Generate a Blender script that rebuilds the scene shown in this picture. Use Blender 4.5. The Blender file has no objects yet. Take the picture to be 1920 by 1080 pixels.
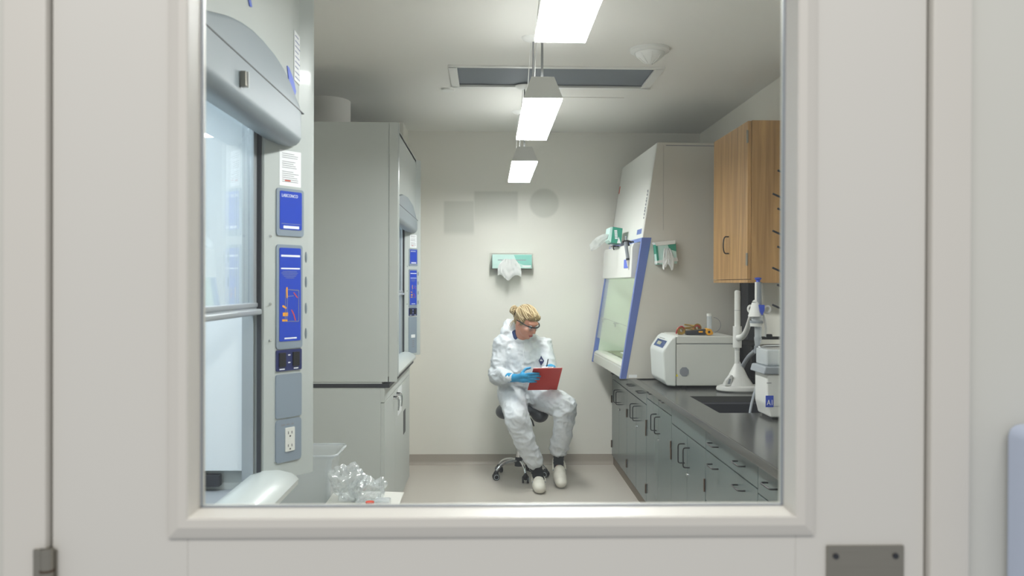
import bpy, bmesh, math, random
from mathutils import Vector, Matrix, noise
from mathutils.bvhtree import BVHTree
random.seed(7)
C = bpy.context.scene.collection
S = bpy.context.scene
R = math.radians

# ------------------------------------------------------------------ camera
H = 1.49
F = 1550.0
cam = bpy.data.cameras.new('camera'); co = bpy.data.objects.new('camera', cam); C.objects.link(co)
cam.sensor_width = 36.0; cam.lens = F / 1920 * 36.0
cam.clip_start = 0.02; cam.clip_end = 60
yaw = math.atan(43 / F); pitch = math.atan(8 / F)
co.matrix_world = (Matrix.Translation((0, 0, H)) @ Matrix.Rotation(-yaw, 4, 'Z') @
                   Matrix.Rotation(R(90) - pitch, 4, 'X') @ Matrix.Rotation(R(0.2), 4, 'Z'))
cam.dof.use_dof = True; cam.dof.focus_distance = 5.2; cam.dof.aperture_fstop = 7.0
S.camera = co
# ------------------------------------------------------------------ world, lights, exposure
W = bpy.data.worlds.new('world'); S.world = W; W.use_nodes = True
W.node_tree.nodes['Background'].inputs[0].default_value = (0.93, 0.96, 1.0, 1)
W.node_tree.nodes['Background'].inputs[1].default_value = 0.52
S.view_settings.view_transform = 'Standard'; S.view_settings.look = 'None'
S.view_settings.exposure = 0.0; S.view_settings.gamma = 1.0
S.view_settings.use_curve_mapping = False
LAMP = 49.5
UP = 12.0
def area(name, loc, rot, sx, sy, power, color):
    l = bpy.data.lights.new(name, 'AREA'); l.shape = 'RECTANGLE'; l.size = sx; l.size_y = sy
    l.energy = power; l.color = color
    o = bpy.data.objects.new(name, l); C.objects.link(o); o.location = loc; o.rotation_euler = rot
    return o
area('corridor_ceiling_lamp', (-0.2, -0.55, 2.70), (R(22), 0, 0), 2.2, 0.5, 26, (1.0, 0.97, 0.92))
area('fume_hood_lamp', (-0.95, 1.6, 2.02), (0, 0, 0), 0.12, 0.9, 9.5, (0.87, 0.93, 1.0))
area('far_hood_lamp', (-0.97, 5.52, 2.02), (0, 0, 0), 0.12, 0.9, 8.0, (0.88, 0.94, 1.0))

# ------------------------------------------------------------------ helpers
def lin(v):
    v /= 255.0
    return v / 12.92 if v <= 0.04045 else ((v + 0.055) / 1.055) ** 2.4
def rgb(r, g, b): return (lin(r), lin(g), lin(b), 1)
MATS = {}
def mat(name, c, rough=0.5, metal=0.0, var=0.04, scale=6.0, bump=0.0, bscale=40.0, spec=0.5, emit=0, ecol=None, aniso=None, coat=0.0):
    m = bpy.data.materials.new(name); m.use_nodes = True; nt = m.node_tree; N = nt.nodes; L = nt.links
    p = N['Principled BSDF']; p.inputs['Roughness'].default_value = rough; p.inputs['Metallic'].default_value = metal
    p.inputs['Specular IOR Level'].default_value = spec
    p.inputs['Coat Weight'].default_value = coat
    tc = N.new('ShaderNodeTexCoord')
    nz = N.new('ShaderNodeTexNoise'); nz.inputs['Scale'].default_value = scale; nz.inputs['Detail'].default_value = 4
    if aniso:
        mp = N.new('ShaderNodeMapping'); mp.inputs['Scale'].default_value = aniso
        L.new(tc.outputs['Object'], mp.inputs['Vector']); L.new(mp.outputs[0], nz.inputs['Vector'])
    else: L.new(tc.outputs['Object'], nz.inputs['Vector'])
    mx = N.new('ShaderNodeMixRGB'); mx.inputs[1].default_value = tuple(x * (1 - var) for x in c[:3]) + (1,)
    mx.inputs[2].default_value = tuple(min(1, x * (1 + var)) for x in c[:3]) + (1,)
    L.new(nz.outputs['Fac'], mx.inputs[0]); L.new(mx.outputs[0], p.inputs['Base Color'])
    if bump:
        n2 = N.new('ShaderNodeTexNoise'); n2.inputs['Scale'].default_value = bscale; n2.inputs['Detail'].default_value = 5
        L.new(tc.outputs['Object'], n2.inputs['Vector'])
        b = N.new('ShaderNodeBump'); b.inputs['Strength'].default_value = bump; b.inputs['Distance'].default_value = 0.01
        L.new(n2.outputs['Fac'], b.inputs['Height']); L.new(b.outputs[0], p.inputs['Normal'])
    if emit:
        p.inputs['Emission Color'].default_value = ecol or (1, 1, 1, 1); p.inputs['Emission Strength'].default_value = emit
    MATS[name] = m; return m
def clear(name, tint=(1, 1, 1, 1), diff=0.0, dcol=(0.8, 0.85, 0.88, 1), rough=0.03, ior=1.45, gl=1.0, bump=0.0):
    m = bpy.data.materials.new(name); m.use_nodes = True; nt = m.node_tree; N = nt.nodes; L = nt.links
    for n in list(N): N.remove(n)
    out = N.new('ShaderNodeOutputMaterial'); tr = N.new('ShaderNodeBsdfTransparent'); tr.inputs[0].default_value = tint
    g = N.new('ShaderNodeBsdfGlossy'); g.inputs['Roughness'].default_value = rough; g.inputs[0].default_value = (gl, gl, gl, 1)
    fr = N.new('ShaderNodeFresnel')
    ge = N.new('ShaderNodeNewGeometry'); mr = N.new('ShaderNodeMapRange'); mr.inputs[3].default_value = ior; mr.inputs[4].default_value = 1 / ior
    L.new(ge.outputs['Backfacing'], mr.inputs[0]); L.new(mr.outputs[0], fr.inputs['IOR'])
    last = tr
    if bump:
        tc = N.new('ShaderNodeTexCoord'); nz = N.new('ShaderNodeTexNoise'); nz.inputs['Scale'].default_value = 35
        b = N.new('ShaderNodeBump'); b.inputs['Strength'].default_value = bump; L.new(tc.outputs['Object'], nz.inputs[0])
        L.new(nz.outputs['Fac'], b.inputs['Height']); L.new(b.outputs[0], g.inputs['Normal']); L.new(b.outputs[0], fr.inputs['Normal'])
    if diff:
        d = N.new('ShaderNodeBsdfDiffuse'); d.inputs[0].default_value = dcol
        m1 = N.new('ShaderNodeMixShader'); m1.inputs[0].default_value = diff
        L.new(tr.outputs[0], m1.inputs[1]); L.new(d.outputs[0], m1.inputs[2]); last = m1
    mx = N.new('ShaderNodeMixShader'); L.new(fr.outputs[0], mx.inputs[0]); L.new(last.outputs[0], mx.inputs[1]); L.new(g.outputs[0], mx.inputs[2])
    L.new(mx.outputs[0], out.inputs[0]); MATS[name] = m; return m

class B:
    def __init__(s): s.bm = bmesh.new()
    def box(s, x0, x1, y0, y1, z0, z1, bev=0, seg=2):
        r = bmesh.ops.create_cube(s.bm, size=1)
        vs = r['verts']
        for v in vs: v.co = Vector((x0 + (v.co.x + .5) * (x1 - x0), y0 + (v.co.y + .5) * (y1 - y0), z0 + (v.co.z + .5) * (z1 - z0)))
        if bev:
            es = list({e for v in vs for e in v.link_edges})
            bmesh.ops.bevel(s.bm, geom=es, offset=bev, segments=seg, profile=.5, affect='EDGES')
        return s
    def prism(s, pts, axis, a, b, bev=0, seg=2):
        """pts 2D in the two other axes; axis 'x'|'y'|'z'"""
        def mk(p, t):
            return Vector((t, p[0], p[1])) if axis == 'x' else Vector((p[0], t, p[1])) if axis == 'y' else Vector((p[0], p[1], t))
        v0 = [s.bm.verts.new(mk(p, a)) for p in pts]; v1 = [s.bm.verts.new(mk(p, b)) for p in pts]
        n = len(pts); fs = [s.bm.faces.new(v0), s.bm.faces.new(v1[::-1])]
        for i in range(n): fs.append(s.bm.faces.new((v0[i], v0[(i + 1) % n], v1[(i + 1) % n], v1[i])))
        bmesh.ops.recalc_face_normals(s.bm, faces=fs)
        if bev:
            es = list({e for f in fs for e in f.edges})
            bmesh.ops.bevel(s.bm, geom=es, offset=bev, segments=seg, profile=.5, affect='EDGES')
        return s
    def cyl(s, p0, p1, r0, r1=None, n=20, caps=True):
        p0 = Vector(p0); p1 = Vector(p1); r1 = r0 if r1 is None else r1
        d = p1 - p0; q = d.to_track_quat('Z', 'Y').to_matrix().to_4x4()
        m = Matrix.Translation((p0 + p1) / 2) @ q
        bmesh.ops.create_cone(s.bm, cap_ends=caps, segments=n, radius1=r0, radius2=r1, depth=d.length, matrix=m); return s
    def ell(s, c, r, rot=None, u=20, v=14):
        m = Matrix.Translation(c) @ (rot.to_4x4() if rot else Matrix()) @ Matrix.Diagonal((r[0], r[1], r[2], 1))
        bmesh.ops.create_uvsphere(s.bm, u_segments=u, v_segments=v, radius=1, matrix=m); return s
    def cap(s, p0, r0, p1, r1, n=16):
        s.ell(p0, (r0,) * 3, u=n, v=n // 2); s.ell(p1, (r1,) * 3, u=n, v=n // 2); s.cyl(p0, p1, r0, r1, n, caps=False)
        return s
    def tube(s, pts, r, n=8, smooth=0, closed=False):
        pts = [Vector(p) for p in pts]
        for _ in range(smooth):
            q = [pts[0]] if not closed else []
            rng = range(len(pts) - 1) if not closed else range(len(pts))
            for i in rng:
                a, b = pts[i], pts[(i + 1) % len(pts)]; q += [a * .75 + b * .25, a * .25 + b * .75]
            if not closed: q.append(pts[-1])
            pts = q
        rs = r if isinstance(r, (list, tuple)) else None
        rings = []; m = len(pts); up = None
        for i, p in enumerate(pts):
            if closed: t = pts[(i + 1) % m] - pts[i - 1]
            else: t = pts[min(i + 1, m - 1)] - pts[max(i - 1, 0)]
            t.normalize()
            if up is None: up = t.orthogonal()
            up = (up - t * up.dot(t)).normalized(); w = t.cross(up)
            rr = (rs[0] + (rs[1] - rs[0]) * i / (m - 1)) if rs else r
            rings.append([s.bm.verts.new(p + (up * math.cos(a) + w * math.sin(a)) * rr) for a in [2 * math.pi * k / n for k in range(n)]])
        for i in range(m - 1 if not closed else m):
            A = rings[i]; D = rings[(i + 1) % m]
            for k in range(n): s.bm.faces.new((A[k], A[(k + 1) % n], D[(k + 1) % n], D[k]))
        if not closed: s.bm.faces.new(rings[0][::-1]); s.bm.faces.new(rings[-1])
        return s
    def lathe(s, prof, c=(0, 0, 0), n=32, sx=1, sy=1):
        rings = []
        for r, z in prof:
            if r < 1e-5: rings.append([s.bm.verts.new((c[0], c[1], c[2] + z))])
            else: rings.append([s.bm.verts.new((c[0] + r * sx * math.cos(2 * math.pi * k / n), c[1] + r * sy * math.sin(2 * math.pi * k / n), c[2] + z)) for k in range(n)])
        for A, D in zip(rings, rings[1:]):
            for k in range(n):
                k2 = (k + 1) % n
                if len(A) == 1 and len(D) == 1: continue
                if len(A) == 1: s.bm.faces.new((A[0], D[k2], D[k]))
                elif len(D) == 1: s.bm.faces.new((A[k], A[k2], D[0]))
                else: s.bm.faces.new((A[k], A[k2], D[k2], D[k]))
        bmesh.ops.recalc_face_normals(s.bm, faces=s.bm.faces[:]); return s
    def quad(s, *p): s.bm.faces.new([s.bm.verts.new(q) for q in p]); return s
    def sheet(s, grid, th=0.0):
        """grid of points -> surface"""
        vs = [[s.bm.verts.new(p) for p in row] for row in grid]
        for i in range(len(vs) - 1):
            for j in range(len(vs[0]) - 1): s.bm.faces.new((vs[i][j], vs[i][j + 1], vs[i + 1][j + 1], vs[i + 1][j]))
        if th: bmesh.ops.solidify(s.bm, geom=s.bm.faces[:], thickness=th)
        return s

ORG = {}
def link(o, parent=None):
    C.objects.link(o)
    if parent: o.parent = parent
    return o
def obj(name, b, m, parent=None, smooth=True, local=False, org=None):
    bm = b.bm
    o0 = ORG.get(parent.name, Vector()) if parent else (Vector(org) if org else Vector())
    if not local and o0.length: bmesh.ops.translate(bm, verts=bm.verts[:], vec=-o0)
    me = bpy.data.meshes.new(name); bm.to_mesh(me); bm.free()
    mm = m if not isinstance(m, str) else MATS[m]
    me.materials.append(mm)
    if smooth:
        for p in me.polygons: p.use_smooth = True
        try: me.set_sharp_from_angle(angle=R(38))
        except Exception: pass
    o = bpy.data.objects.new(name, me); link(o, parent)
    if smooth and len(me.polygons) < 3000:
        wn = o.modifiers.new('weighted', 'WEIGHTED_NORMAL'); wn.weight = 50; wn.keep_sharp = True
    if org and not parent: o.location = org
    ORG[o.name] = o0
    return o
def thing(name, label, cat, loc, group=None, rotz=0):
    o = bpy.data.objects.new(name, None); link(o); o.location = loc; o.rotation_euler = (0, 0, rotz); o.empty_display_size = .05
    ORG[o.name] = Vector(loc); tag(o, label, cat, group); return o
def tag(o, label, cat=None, group=None):
    o['label'] = label
    if cat: o['category'] = cat
    if group: o['group'] = group
    return o
def struct(name, b, m, label=None, parent=None, smooth=False):
    o = obj(name, b, m, parent, smooth=smooth)
    if not parent: o['kind'] = 'structure'; o['label'] = label; o['category'] = name.split('_')[0]
    return o
def text(name, s, size, m, parent, loc, rot, ext=0.0006, align='LEFT', sx=1.0):
    """flat lettering; loc in world, rot = 3x3 whose columns are right, up, normal"""
    cu = bpy.data.curves.new(name, 'FONT'); cu.body = s; cu.size = size; cu.extrude = ext; cu.align_x = align; cu.resolution_u = 2
    t = bpy.data.objects.new(name, cu); C.objects.link(t)
    dg = bpy.context.evaluated_depsgraph_get(); dg.update()
    me = bpy.data.meshes.new_from_object(t.evaluated_get(dg)); bpy.data.objects.remove(t)
    o0 = ORG.get(parent.name, Vector())
    me.transform(Matrix.Translation(Vector(loc) - o0) @ rot.to_4x4() @ Matrix.Diagonal((sx, 1, 1, 1)))
    me.materials.clear(); me.materials.append(MATS[m])
    o = bpy.data.objects.new(name, me); link(o, parent); ORG[o.name] = o0; return o
def frame3(right, up):
    r = Vector(right).normalized(); u = Vector(up); u = (u - r * u.dot(r)).normalized(); n = r.cross(u)
    return Matrix((r, u, n)).transposed()
def remesh(b, voxel, smooth=6, fac=.5, fn=None):
    me = bpy.data.meshes.new('tmp'); b.bm.to_mesh(me); b.bm.free()
    o = bpy.data.objects.new('tmp', me); C.objects.link(o)
    md = o.modifiers.new('r', 'REMESH'); md.mode = 'VOXEL'; md.voxel_size = voxel
    if smooth:
        sm = o.modifiers.new('s', 'SMOOTH'); sm.factor = fac; sm.iterations = smooth
    dg = bpy.context.evaluated_depsgraph_get(); dg.update()
    m2 = bpy.data.meshes.new_from_object(o.evaluated_get(dg)); bpy.data.objects.remove(o); bpy.data.meshes.remove(me)
    b2 = B(); b2.bm.from_mesh(m2); bpy.data.meshes.remove(m2); b2.bm.normal_update()
    if fn:
        mv = [(v, fn(v.co, v.normal)) for v in b2.bm.verts]
        for v, c in mv: v.co = c
    return b2

# ------------------------------------------------------------------ materials
mat('cream_wall', rgb(226, 224, 214), .6, var=.015, bump=.03, bscale=120)
mat('ceiling_white', rgb(226, 225, 220), .7, var=.01, scale=2)
mat('corridor_paint', rgb(205, 204, 196), .55, var=.02)
mat('door_paint', rgb(208, 205, 198), .45, var=.02, scale=3)
mat('frame_paint', rgb(208, 204, 196), .4, var=.015)
mat('floor_vinyl', rgb(188, 182, 173), .32, var=.10, scale=260)
mat('cove', rgb(160, 152, 142), .4, var=.18, scale=220)
mat('toe', rgb(112, 100, 86), .5)
mat('hood_grey', rgb(176, 182, 180), .32, var=.02, coat=.2)
mat('hood_side', rgb(188, 193, 190), .4, var=.015)
mat('hood_cover', rgb(122, 132, 138), .45, var=.03)
mat('hood_panel', rgb(128, 140, 152), .5, var=.02)
mat('liner', rgb(222, 227, 230), .35, var=.01)
mat('alu', rgb(168, 174, 178), .35, metal=.4)
mat('dark', rgb(42, 44, 50), .5)
mat('black', rgb(22, 23, 26), .4)
mat('rubber', rgb(34, 34, 36), .7)
mat('blue_label', rgb(22, 62, 178), .35, var=.12, scale=1.5)
mat('navy', rgb(30, 40, 92), .35)
mat('white_print', rgb(225, 230, 240), .6)
mat('orange_print', rgb(232, 160, 30), .6)
mat('red_print', rgb(200, 70, 40), .6)
mat('grey_print', rgb(120, 130, 165), .6)
mat('text_grey', rgb(130, 132, 138), .7)
mat('paper', rgb(226, 228, 230), .7)
mat('chrome', rgb(215, 217, 220), .12, metal=1)
mat('steel', rgb(150, 146, 136), .4, metal=.85, var=.06, aniso=(4, 4, 120))
mat('steel_frame', rgb(160, 162, 164), .4, metal=.5)
mat('bsc_white', rgb(212, 213, 208), .35)
mat('bsc_side', rgb(198, 196, 188), .4, var=.02)
mat('bsc_sill', rgb(186, 187, 178), .4)
mat('bsc_blue', rgb(94, 112, 172), .4)
mat('bsc_inner', rgb(196, 205, 192), .3)
mat('bsc_grille', rgb(168, 172, 148), .35, metal=.3)
mat('cab_grey', rgb(96, 108, 108), .24, var=.02)
mat('counter', rgb(74, 75, 73), .2, var=.10, scale=9)
mat('sink', rgb(40, 42, 46), .3)
mat('brass', rgb(88, 70, 56), .45, metal=.5)
mat('machine', rgb(198, 200, 194), .4, var=.015)
mat('machine_front', rgb(208, 213, 210), .3)
mat('screen', rgb(96, 122, 172), .25)
mat('pw_white', rgb(214, 215, 212), .35)
mat('pw_grey', rgb(140, 146, 152), .45)
mat('pw_blue', rgb(52, 78, 186), .4)
mat('yellow', rgb(224, 160, 34), .45)
mat('mustard', rgb(150, 120, 50), .5, var=.3, scale=30)
mat('crimson', rgb(168, 40, 48), .5)
mat('warn', rgb(222, 208, 60), .5)
mat('green_box', rgb(48, 142, 118), .55, var=.03)
mat('mint_box', rgb(186, 216, 209), .55, var=.05)
mat('teal_print', rgb(128, 190, 178), .55)
mat('tissue', rgb(246, 247, 246), .8, bump=.2, bscale=60)
mat('suit', rgb(206, 210, 214), .5, var=.015, bump=.5, bscale=26)
mat('skin', rgb(206, 146, 122), .5, var=.06, scale=20)
mat('lips', rgb(170, 84, 78), .45)
mat('hair', rgb(150, 128, 90), .45, var=.35, scale=40, aniso=(1, .25, 1))
mat('hair_light', rgb(196, 178, 142), .4, var=.15)
mat('hair_dark', rgb(112, 90, 56), .5, var=.2)
mat('glove', rgb(36, 142, 190), .45, var=.06, bump=.15, bscale=60)
mat('shirt', rgb(40, 62, 110), .7)
mat('sock_black', rgb(18, 18, 22), .9)
mat('sock_grey', rgb(58, 62, 66), .9)
mat('clog', rgb(216, 212, 200), .45, var=.02)
mat('clipboard', rgb(196, 42, 30), .3, var=.05)
mat('seat_vinyl', rgb(58, 62, 68), .45)
mat('lens_lamp', (1, 1, 1, 1), .5, emit=LAMP, ecol=(.99, .975, .97, 1), var=0)
mat('lens_up', (1, 1, 1, 1), .5, emit=UP, ecol=(.99, .975, .97, 1), var=0)
mat('lamp_body', rgb(226, 227, 224), .4)
mat('bsc_lamp', (1, 1, 1, 1), .5, emit=17.0, ecol=(.96, 1.0, .93, 1), var=0)
mat('grille_dark', rgb(150, 157, 164), .5, metal=.2)
mat('dispenser', rgb(196, 206, 226), .35)
mat('card_white', rgb(214, 214, 208), .7)
mat('red_cap', rgb(214, 62, 30), .4)
mat('tape_blue', rgb(84, 106, 200), .5)
clear('glass_door', (.96, .98, .97, 1), ior=1.35)
clear('glass_sash', (.93, .96, .97, 1), ior=1.45, diff=.05, dcol=(.8, .86, .95, 1), rough=.01)
clear('glass_bsc', (.93, .975, .93, 1), ior=1.4)
clear('acrylic', (.99, .995, .99, 1), ior=1.3)
clear('bin_plastic', (.88, .91, .93, 1), ior=1.45, diff=.36, rough=.2, dcol=(.80, .84, .87, 1))
clear('bag_plastic', (.93, .95, .96, 1), ior=1.9, diff=.24, rough=.15, bump=.9, dcol=(.9, .94, .96, 1))
clear('goggle', (.93, .95, .96, 1), ior=1.7, diff=.06, rough=.04)

# wood: stretched grain
def wood():
    m = bpy.data.materials.new('oak'); m.use_nodes = True; N = m.node_tree.nodes; L = m.node_tree.links; p = N['Principled BSDF']
    tc = N.new('ShaderNodeTexCoord'); mp = N.new('ShaderNodeMapping'); mp.inputs['Scale'].default_value = (14, 14, .7)
    nz = N.new('ShaderNodeTexNoise'); nz.inputs['Scale'].default_value = 2.2; nz.inputs['Detail'].default_value = 8; nz.inputs['Distortion'].default_value = .6
    cr = N.new('ShaderNodeValToRGB'); cr.color_ramp.elements[0].position = .3; cr.color_ramp.elements[0].color = rgb(150, 112, 66)
    cr.color_ramp.elements[1].position = .72; cr.color_ramp.elements[1].color = rgb(198, 157, 102)
    L.new(tc.outputs['Object'], mp.inputs[0]); L.new(mp.outputs[0], nz.inputs[0]); L.new(nz.outputs['Fac'], cr.inputs[0]); L.new(cr.outputs[0], p.inputs['Base Color'])
    p.inputs['Roughness'].default_value = .32; MATS['oak'] = m
wood()
# back wall paint with faint darker rectangles and a disc mixed into its colour
def dark_patch_wall():
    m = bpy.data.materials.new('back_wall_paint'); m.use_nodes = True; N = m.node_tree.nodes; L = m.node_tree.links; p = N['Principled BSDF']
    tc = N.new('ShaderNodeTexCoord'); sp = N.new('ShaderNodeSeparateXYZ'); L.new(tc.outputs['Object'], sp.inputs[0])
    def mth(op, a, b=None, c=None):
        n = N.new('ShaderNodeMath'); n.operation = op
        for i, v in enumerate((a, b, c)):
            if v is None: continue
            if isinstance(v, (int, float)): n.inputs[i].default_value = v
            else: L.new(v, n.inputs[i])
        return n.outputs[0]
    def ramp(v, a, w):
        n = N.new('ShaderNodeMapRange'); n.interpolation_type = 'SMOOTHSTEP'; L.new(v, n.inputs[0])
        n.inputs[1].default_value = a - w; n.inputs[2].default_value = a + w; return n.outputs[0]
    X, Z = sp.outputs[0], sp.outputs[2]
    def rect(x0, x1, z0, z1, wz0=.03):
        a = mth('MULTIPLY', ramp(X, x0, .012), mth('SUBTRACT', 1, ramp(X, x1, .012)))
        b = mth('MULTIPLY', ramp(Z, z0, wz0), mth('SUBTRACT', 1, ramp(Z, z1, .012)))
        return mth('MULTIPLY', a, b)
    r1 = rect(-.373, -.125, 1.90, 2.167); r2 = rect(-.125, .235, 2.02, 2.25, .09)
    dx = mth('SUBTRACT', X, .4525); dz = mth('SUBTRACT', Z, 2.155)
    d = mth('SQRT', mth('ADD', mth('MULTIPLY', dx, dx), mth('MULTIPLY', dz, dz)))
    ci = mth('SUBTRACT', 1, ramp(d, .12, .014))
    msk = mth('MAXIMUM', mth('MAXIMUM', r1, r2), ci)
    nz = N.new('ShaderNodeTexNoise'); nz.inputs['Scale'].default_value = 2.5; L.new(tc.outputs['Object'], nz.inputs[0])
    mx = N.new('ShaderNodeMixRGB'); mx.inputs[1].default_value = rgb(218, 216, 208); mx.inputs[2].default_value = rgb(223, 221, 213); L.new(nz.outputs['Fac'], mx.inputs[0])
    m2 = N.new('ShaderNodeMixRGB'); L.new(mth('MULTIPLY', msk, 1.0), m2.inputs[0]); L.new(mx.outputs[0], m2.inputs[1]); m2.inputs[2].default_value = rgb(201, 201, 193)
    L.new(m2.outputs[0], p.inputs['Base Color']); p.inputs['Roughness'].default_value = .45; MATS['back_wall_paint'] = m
dark_patch_wall()

# ------------------------------------------------------------------ setting
CZ = 2.74; YB = 6.81; XR = 1.745; XL = -1.50; YD = .864; YF = .95
struct('floor', B().box(XL - .1, XR + .1, YD, YB + .1, -.1, 0), 'floor_vinyl', 'speckled beige vinyl floor of the small laboratory')
b = B()   # ceiling with a hole for the grille
gx0, gx1, gy0, gy1 = -.20, .97, 4.76, 5.24
b.box(XL - .1, XR + .1, YF - .09, gy0, CZ, CZ + .1).box(XL - .1, XR + .1, gy1, YB + .1, CZ, CZ + .1)
b.box(XL - .1, gx0, gy0, gy1, CZ, CZ + .1).box(gx1, XR + .1, gy0, gy1, CZ, CZ + .1)
struct('ceiling', b, 'ceiling_white', 'off-white painted laboratory ceiling')
struct('wall_back', B().box(XL - .1, XR + .1, YB, YB + .1, 0, CZ), 'back_wall_paint', 'cream back wall behind the seated woman with faint darker patches')
struct('wall_right', B().box(XR, XR + .1, YF, YB, 0, CZ), 'cream_wall', 'cream wall behind the counter and oak cupboard')
struct('wall_left', B().box(XL - .1, XL, YF, YB, 0, CZ), 'cream_wall', 'cream wall behind the fume hoods')
struct('trim_3', B().box(XL, -.67, 6.45, YB, 0, CZ), 'cream_wall', 'cream boxed pipe chase in the far left corner')
b = B().prism([(YB, 0), (YB - .03, 0), (YB - .022, .004), (YB - .012, .014), (YB - .006, .03), (YB - .005, .085), (YB, .085)], 'x', -.67, 1.03)
struct('baseboard_back', b, 'cove', 'speckled vinyl cove base along the back wall', smooth=True)
# corridor wall round the door
b = B().box(-2.0, -.494, YD, YF, 0, 2.9).box(.5055, 2.0, YD, YF, 0, 2.9).box(-.494, .5055, YD, YF, 2.19, 2.9)
struct('wall_front', b, 'corridor_paint', 'pale grey corridor wall on both sides of the door')
b = B()
b.box(-.494, -.4500, YD - .012, YF + .01, 0, 2.19, .003).box(.4630, .5055, YD - .012, YF + .01, 0, 2.19, .003).box(-.4500, .4630, YD - .012, YF + .01, 2.14, 2.19, .003)
struct('trim_1', b, 'frame_paint', 'off-white painted metal door frame', smooth=True)
# door leaf
DY = YD - .004
wx0, wx1, wz0, wz1 = -.3095, .323, 1.2465, 1.93
b = B().box(-.4475, wx0, DY, DY + .045, .01, 2.137, .0015).box(wx1, .4605, DY, DY + .045, .01, 2.137, .0015)
b.box(wx0, wx1, DY, DY + .045, .01, wz0).box(wx0, wx1, DY, DY + .045, wz1, 2.137)
door = struct('door_1', b, 'door_paint', 'off-white door leaf with a large viewing window, seen close up', smooth=True)
# moulding: mitred frame with a raised flat and bevelled inner lip
b = B()
ox0, ox1, oz0, oz1 = -.3285, .342, 1.2275, 1.955
prof = [(0, 0), (0, .0035), (.004, .0055), (.012, .009), (.020, .009), (.0215, .0075), (.0255, -.020), (.0255, -.032), (.020, -.032), (.020, 0)]   # inset from outer edge, height in front of leaf
rings = []
for ins, h in prof:
    rings.append([b.bm.verts.new(p) for p in ((ox0 + ins, DY - h, oz0 + ins), (ox1 - ins, DY - h, oz0 + ins), (ox1 - ins, DY - h, oz1 - ins), (ox0 + ins, DY - h, oz1 - ins))])
n = len(rings)
for i in range(n):
    A, D = rings[i], rings[(i + 1) % n]
    for k in range(4): b.bm.faces.new((A[k], A[(k + 1) % 4], D[(k + 1) % 4], D[k]))
bmesh.ops.recalc_face_normals(b.bm, faces=b.bm.faces[:])
obj('window_moulding', b, 'frame_paint', door, smooth=False)
obj('glass_pane', B().box(-.306, .3195, DY + .022, DY + .028, 1.252, 1.925), 'glass_door', door, smooth=False)
obj('glazing_gasket', B().box(-.304, -.3015, DY + .0185, DY + .022, 1.253, 1.923).box(.3145, .3175, DY + .0185, DY + .022, 1.253, 1.923).box(-.3035, .3155, DY + .0185, DY + .022, 1.252, 1.2545), 'pw_grey', door, smooth=False)
hg = obj('hinge', B().cyl((-.4490, DY - .007, 1.219), (-.4490, DY - .007, 1.10), .0065, n=18).box(-.4605, -.4505, DY - .0115, DY - .006, 1.10, 1.219).box(-.4475, -.4415, DY - .004, DY - .001, 1.10, 1.216), 'steel', door)
obj('hinge_ring', B().cyl((-.4490, DY - .007, 1.1975), (-.4490, DY - .007, 1.1955), .0072, n=18), 'brass', hg)
lp = obj('lock_plate', B().box(.3555, .4380, DY - .003, DY, 1.00, 1.216, .001), 'steel', door)
for sx in (.365, .4285): obj('screw', B().cyl((sx, DY - .0045, 1.205), (sx, DY - .0028, 1.205), .003, n=12), 'dark', lp)
# dispenser on the corridor wall, right
dp = thing('wall_dispenser', 'pale blue plastic box mounted on the corridor wall right of the door', 'dispenser', (.575, YD, 1.2))
obj('housing', B().box(.546, .66, YD - .095, YD, 1.13, 1.345, .014, 4), 'dispenser', dp)
obj('back_plate', B().box(.552, .65, YD - .006, YD, 1.14, 1.335, .003), 'pw_white', dp)
obj('push_bar', B().box(.555, .648, YD - .115, YD - .06, 1.085, 1.128, .008, 3), 'pw_grey', dp)

# ------------------------------------------------------------------ ceiling things
LZ = 2.25
def pendant(y0, y1, label, stems, first=[]):
    xc = .220; w = .0815
    t = thing('pendant_lamp', label, 'lamp', (xc, (y0 + y1) / 2, LZ), 'linear pendant lamps over the aisle')
    b = B()
    v = [[b.bm.verts.new((xc + sx * a, y, z)) for sx in (-1, 1)] for (a, z) in ((w, LZ + .004), (w * .58, LZ + .10)) for y in (y0, y1)]
    # v[0]=low near, v[1]=low far, v[2]=top near, v[3]=top far
    ln, lf, tn, tf = v
    for s_ in (tn, tf): pass
    for a in (tn[0], tn[1]): a.co.y += .03
    for a in (tf[0], tf[1]): a.co.y -= .03
    for q in ((ln[0], ln[1], tn[1], tn[0]), (lf[1], lf[0], tf[0], tf[1]), (ln[0], tn[0], tf[0], lf[0]), (ln[1], lf[1], tf[1], tn[1]), (tn[0], tn[1], tf[1], tf[0]), (ln[0], lf[0], lf[1], ln[1])): b.bm.faces.new(q)
    bmesh.ops.recalc_face_normals(b.bm, faces=b.bm.faces[:])
    obj('housing', b, 'lamp_body', t, smooth=False)
    obj('diffuser', B().box(xc - w + .003, xc + w - .003, y0 + .003, y1 - .003, LZ - .004, LZ + .004), 'lens_lamp', t, smooth=False)
    obj('uplight_slot', B().box(xc - .03, xc + .03, y0 + .06, y1 - .06, LZ + .1005, LZ + .103), 'lens_up', t, smooth=False)
    for (ys, cx) in stems:
        obj('stem', B().cyl((xc, ys, LZ + .09), (xc, ys, CZ - .01), .005, n=10), 'steel_frame', t)
        obj('canopy', B().lathe([(0, -.022), (.03, -.02), (.055, -.008), (.06, 0)], (xc, ys, CZ)), 'lamp_body', t)
        obj('cable', B().tube([(xc - .03, ys + .05, LZ + .09), (xc - .02, ys + .04, 2.6), (xc - .01, ys + .02, CZ - .015)], .0018, 6, 1), 'lamp_body', t)
pendant(1.60, 2.59, 'bright linear pendant lamp nearest the door, cut by the top of the frame', ((1.75, 0), (2.42, 0)))
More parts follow.
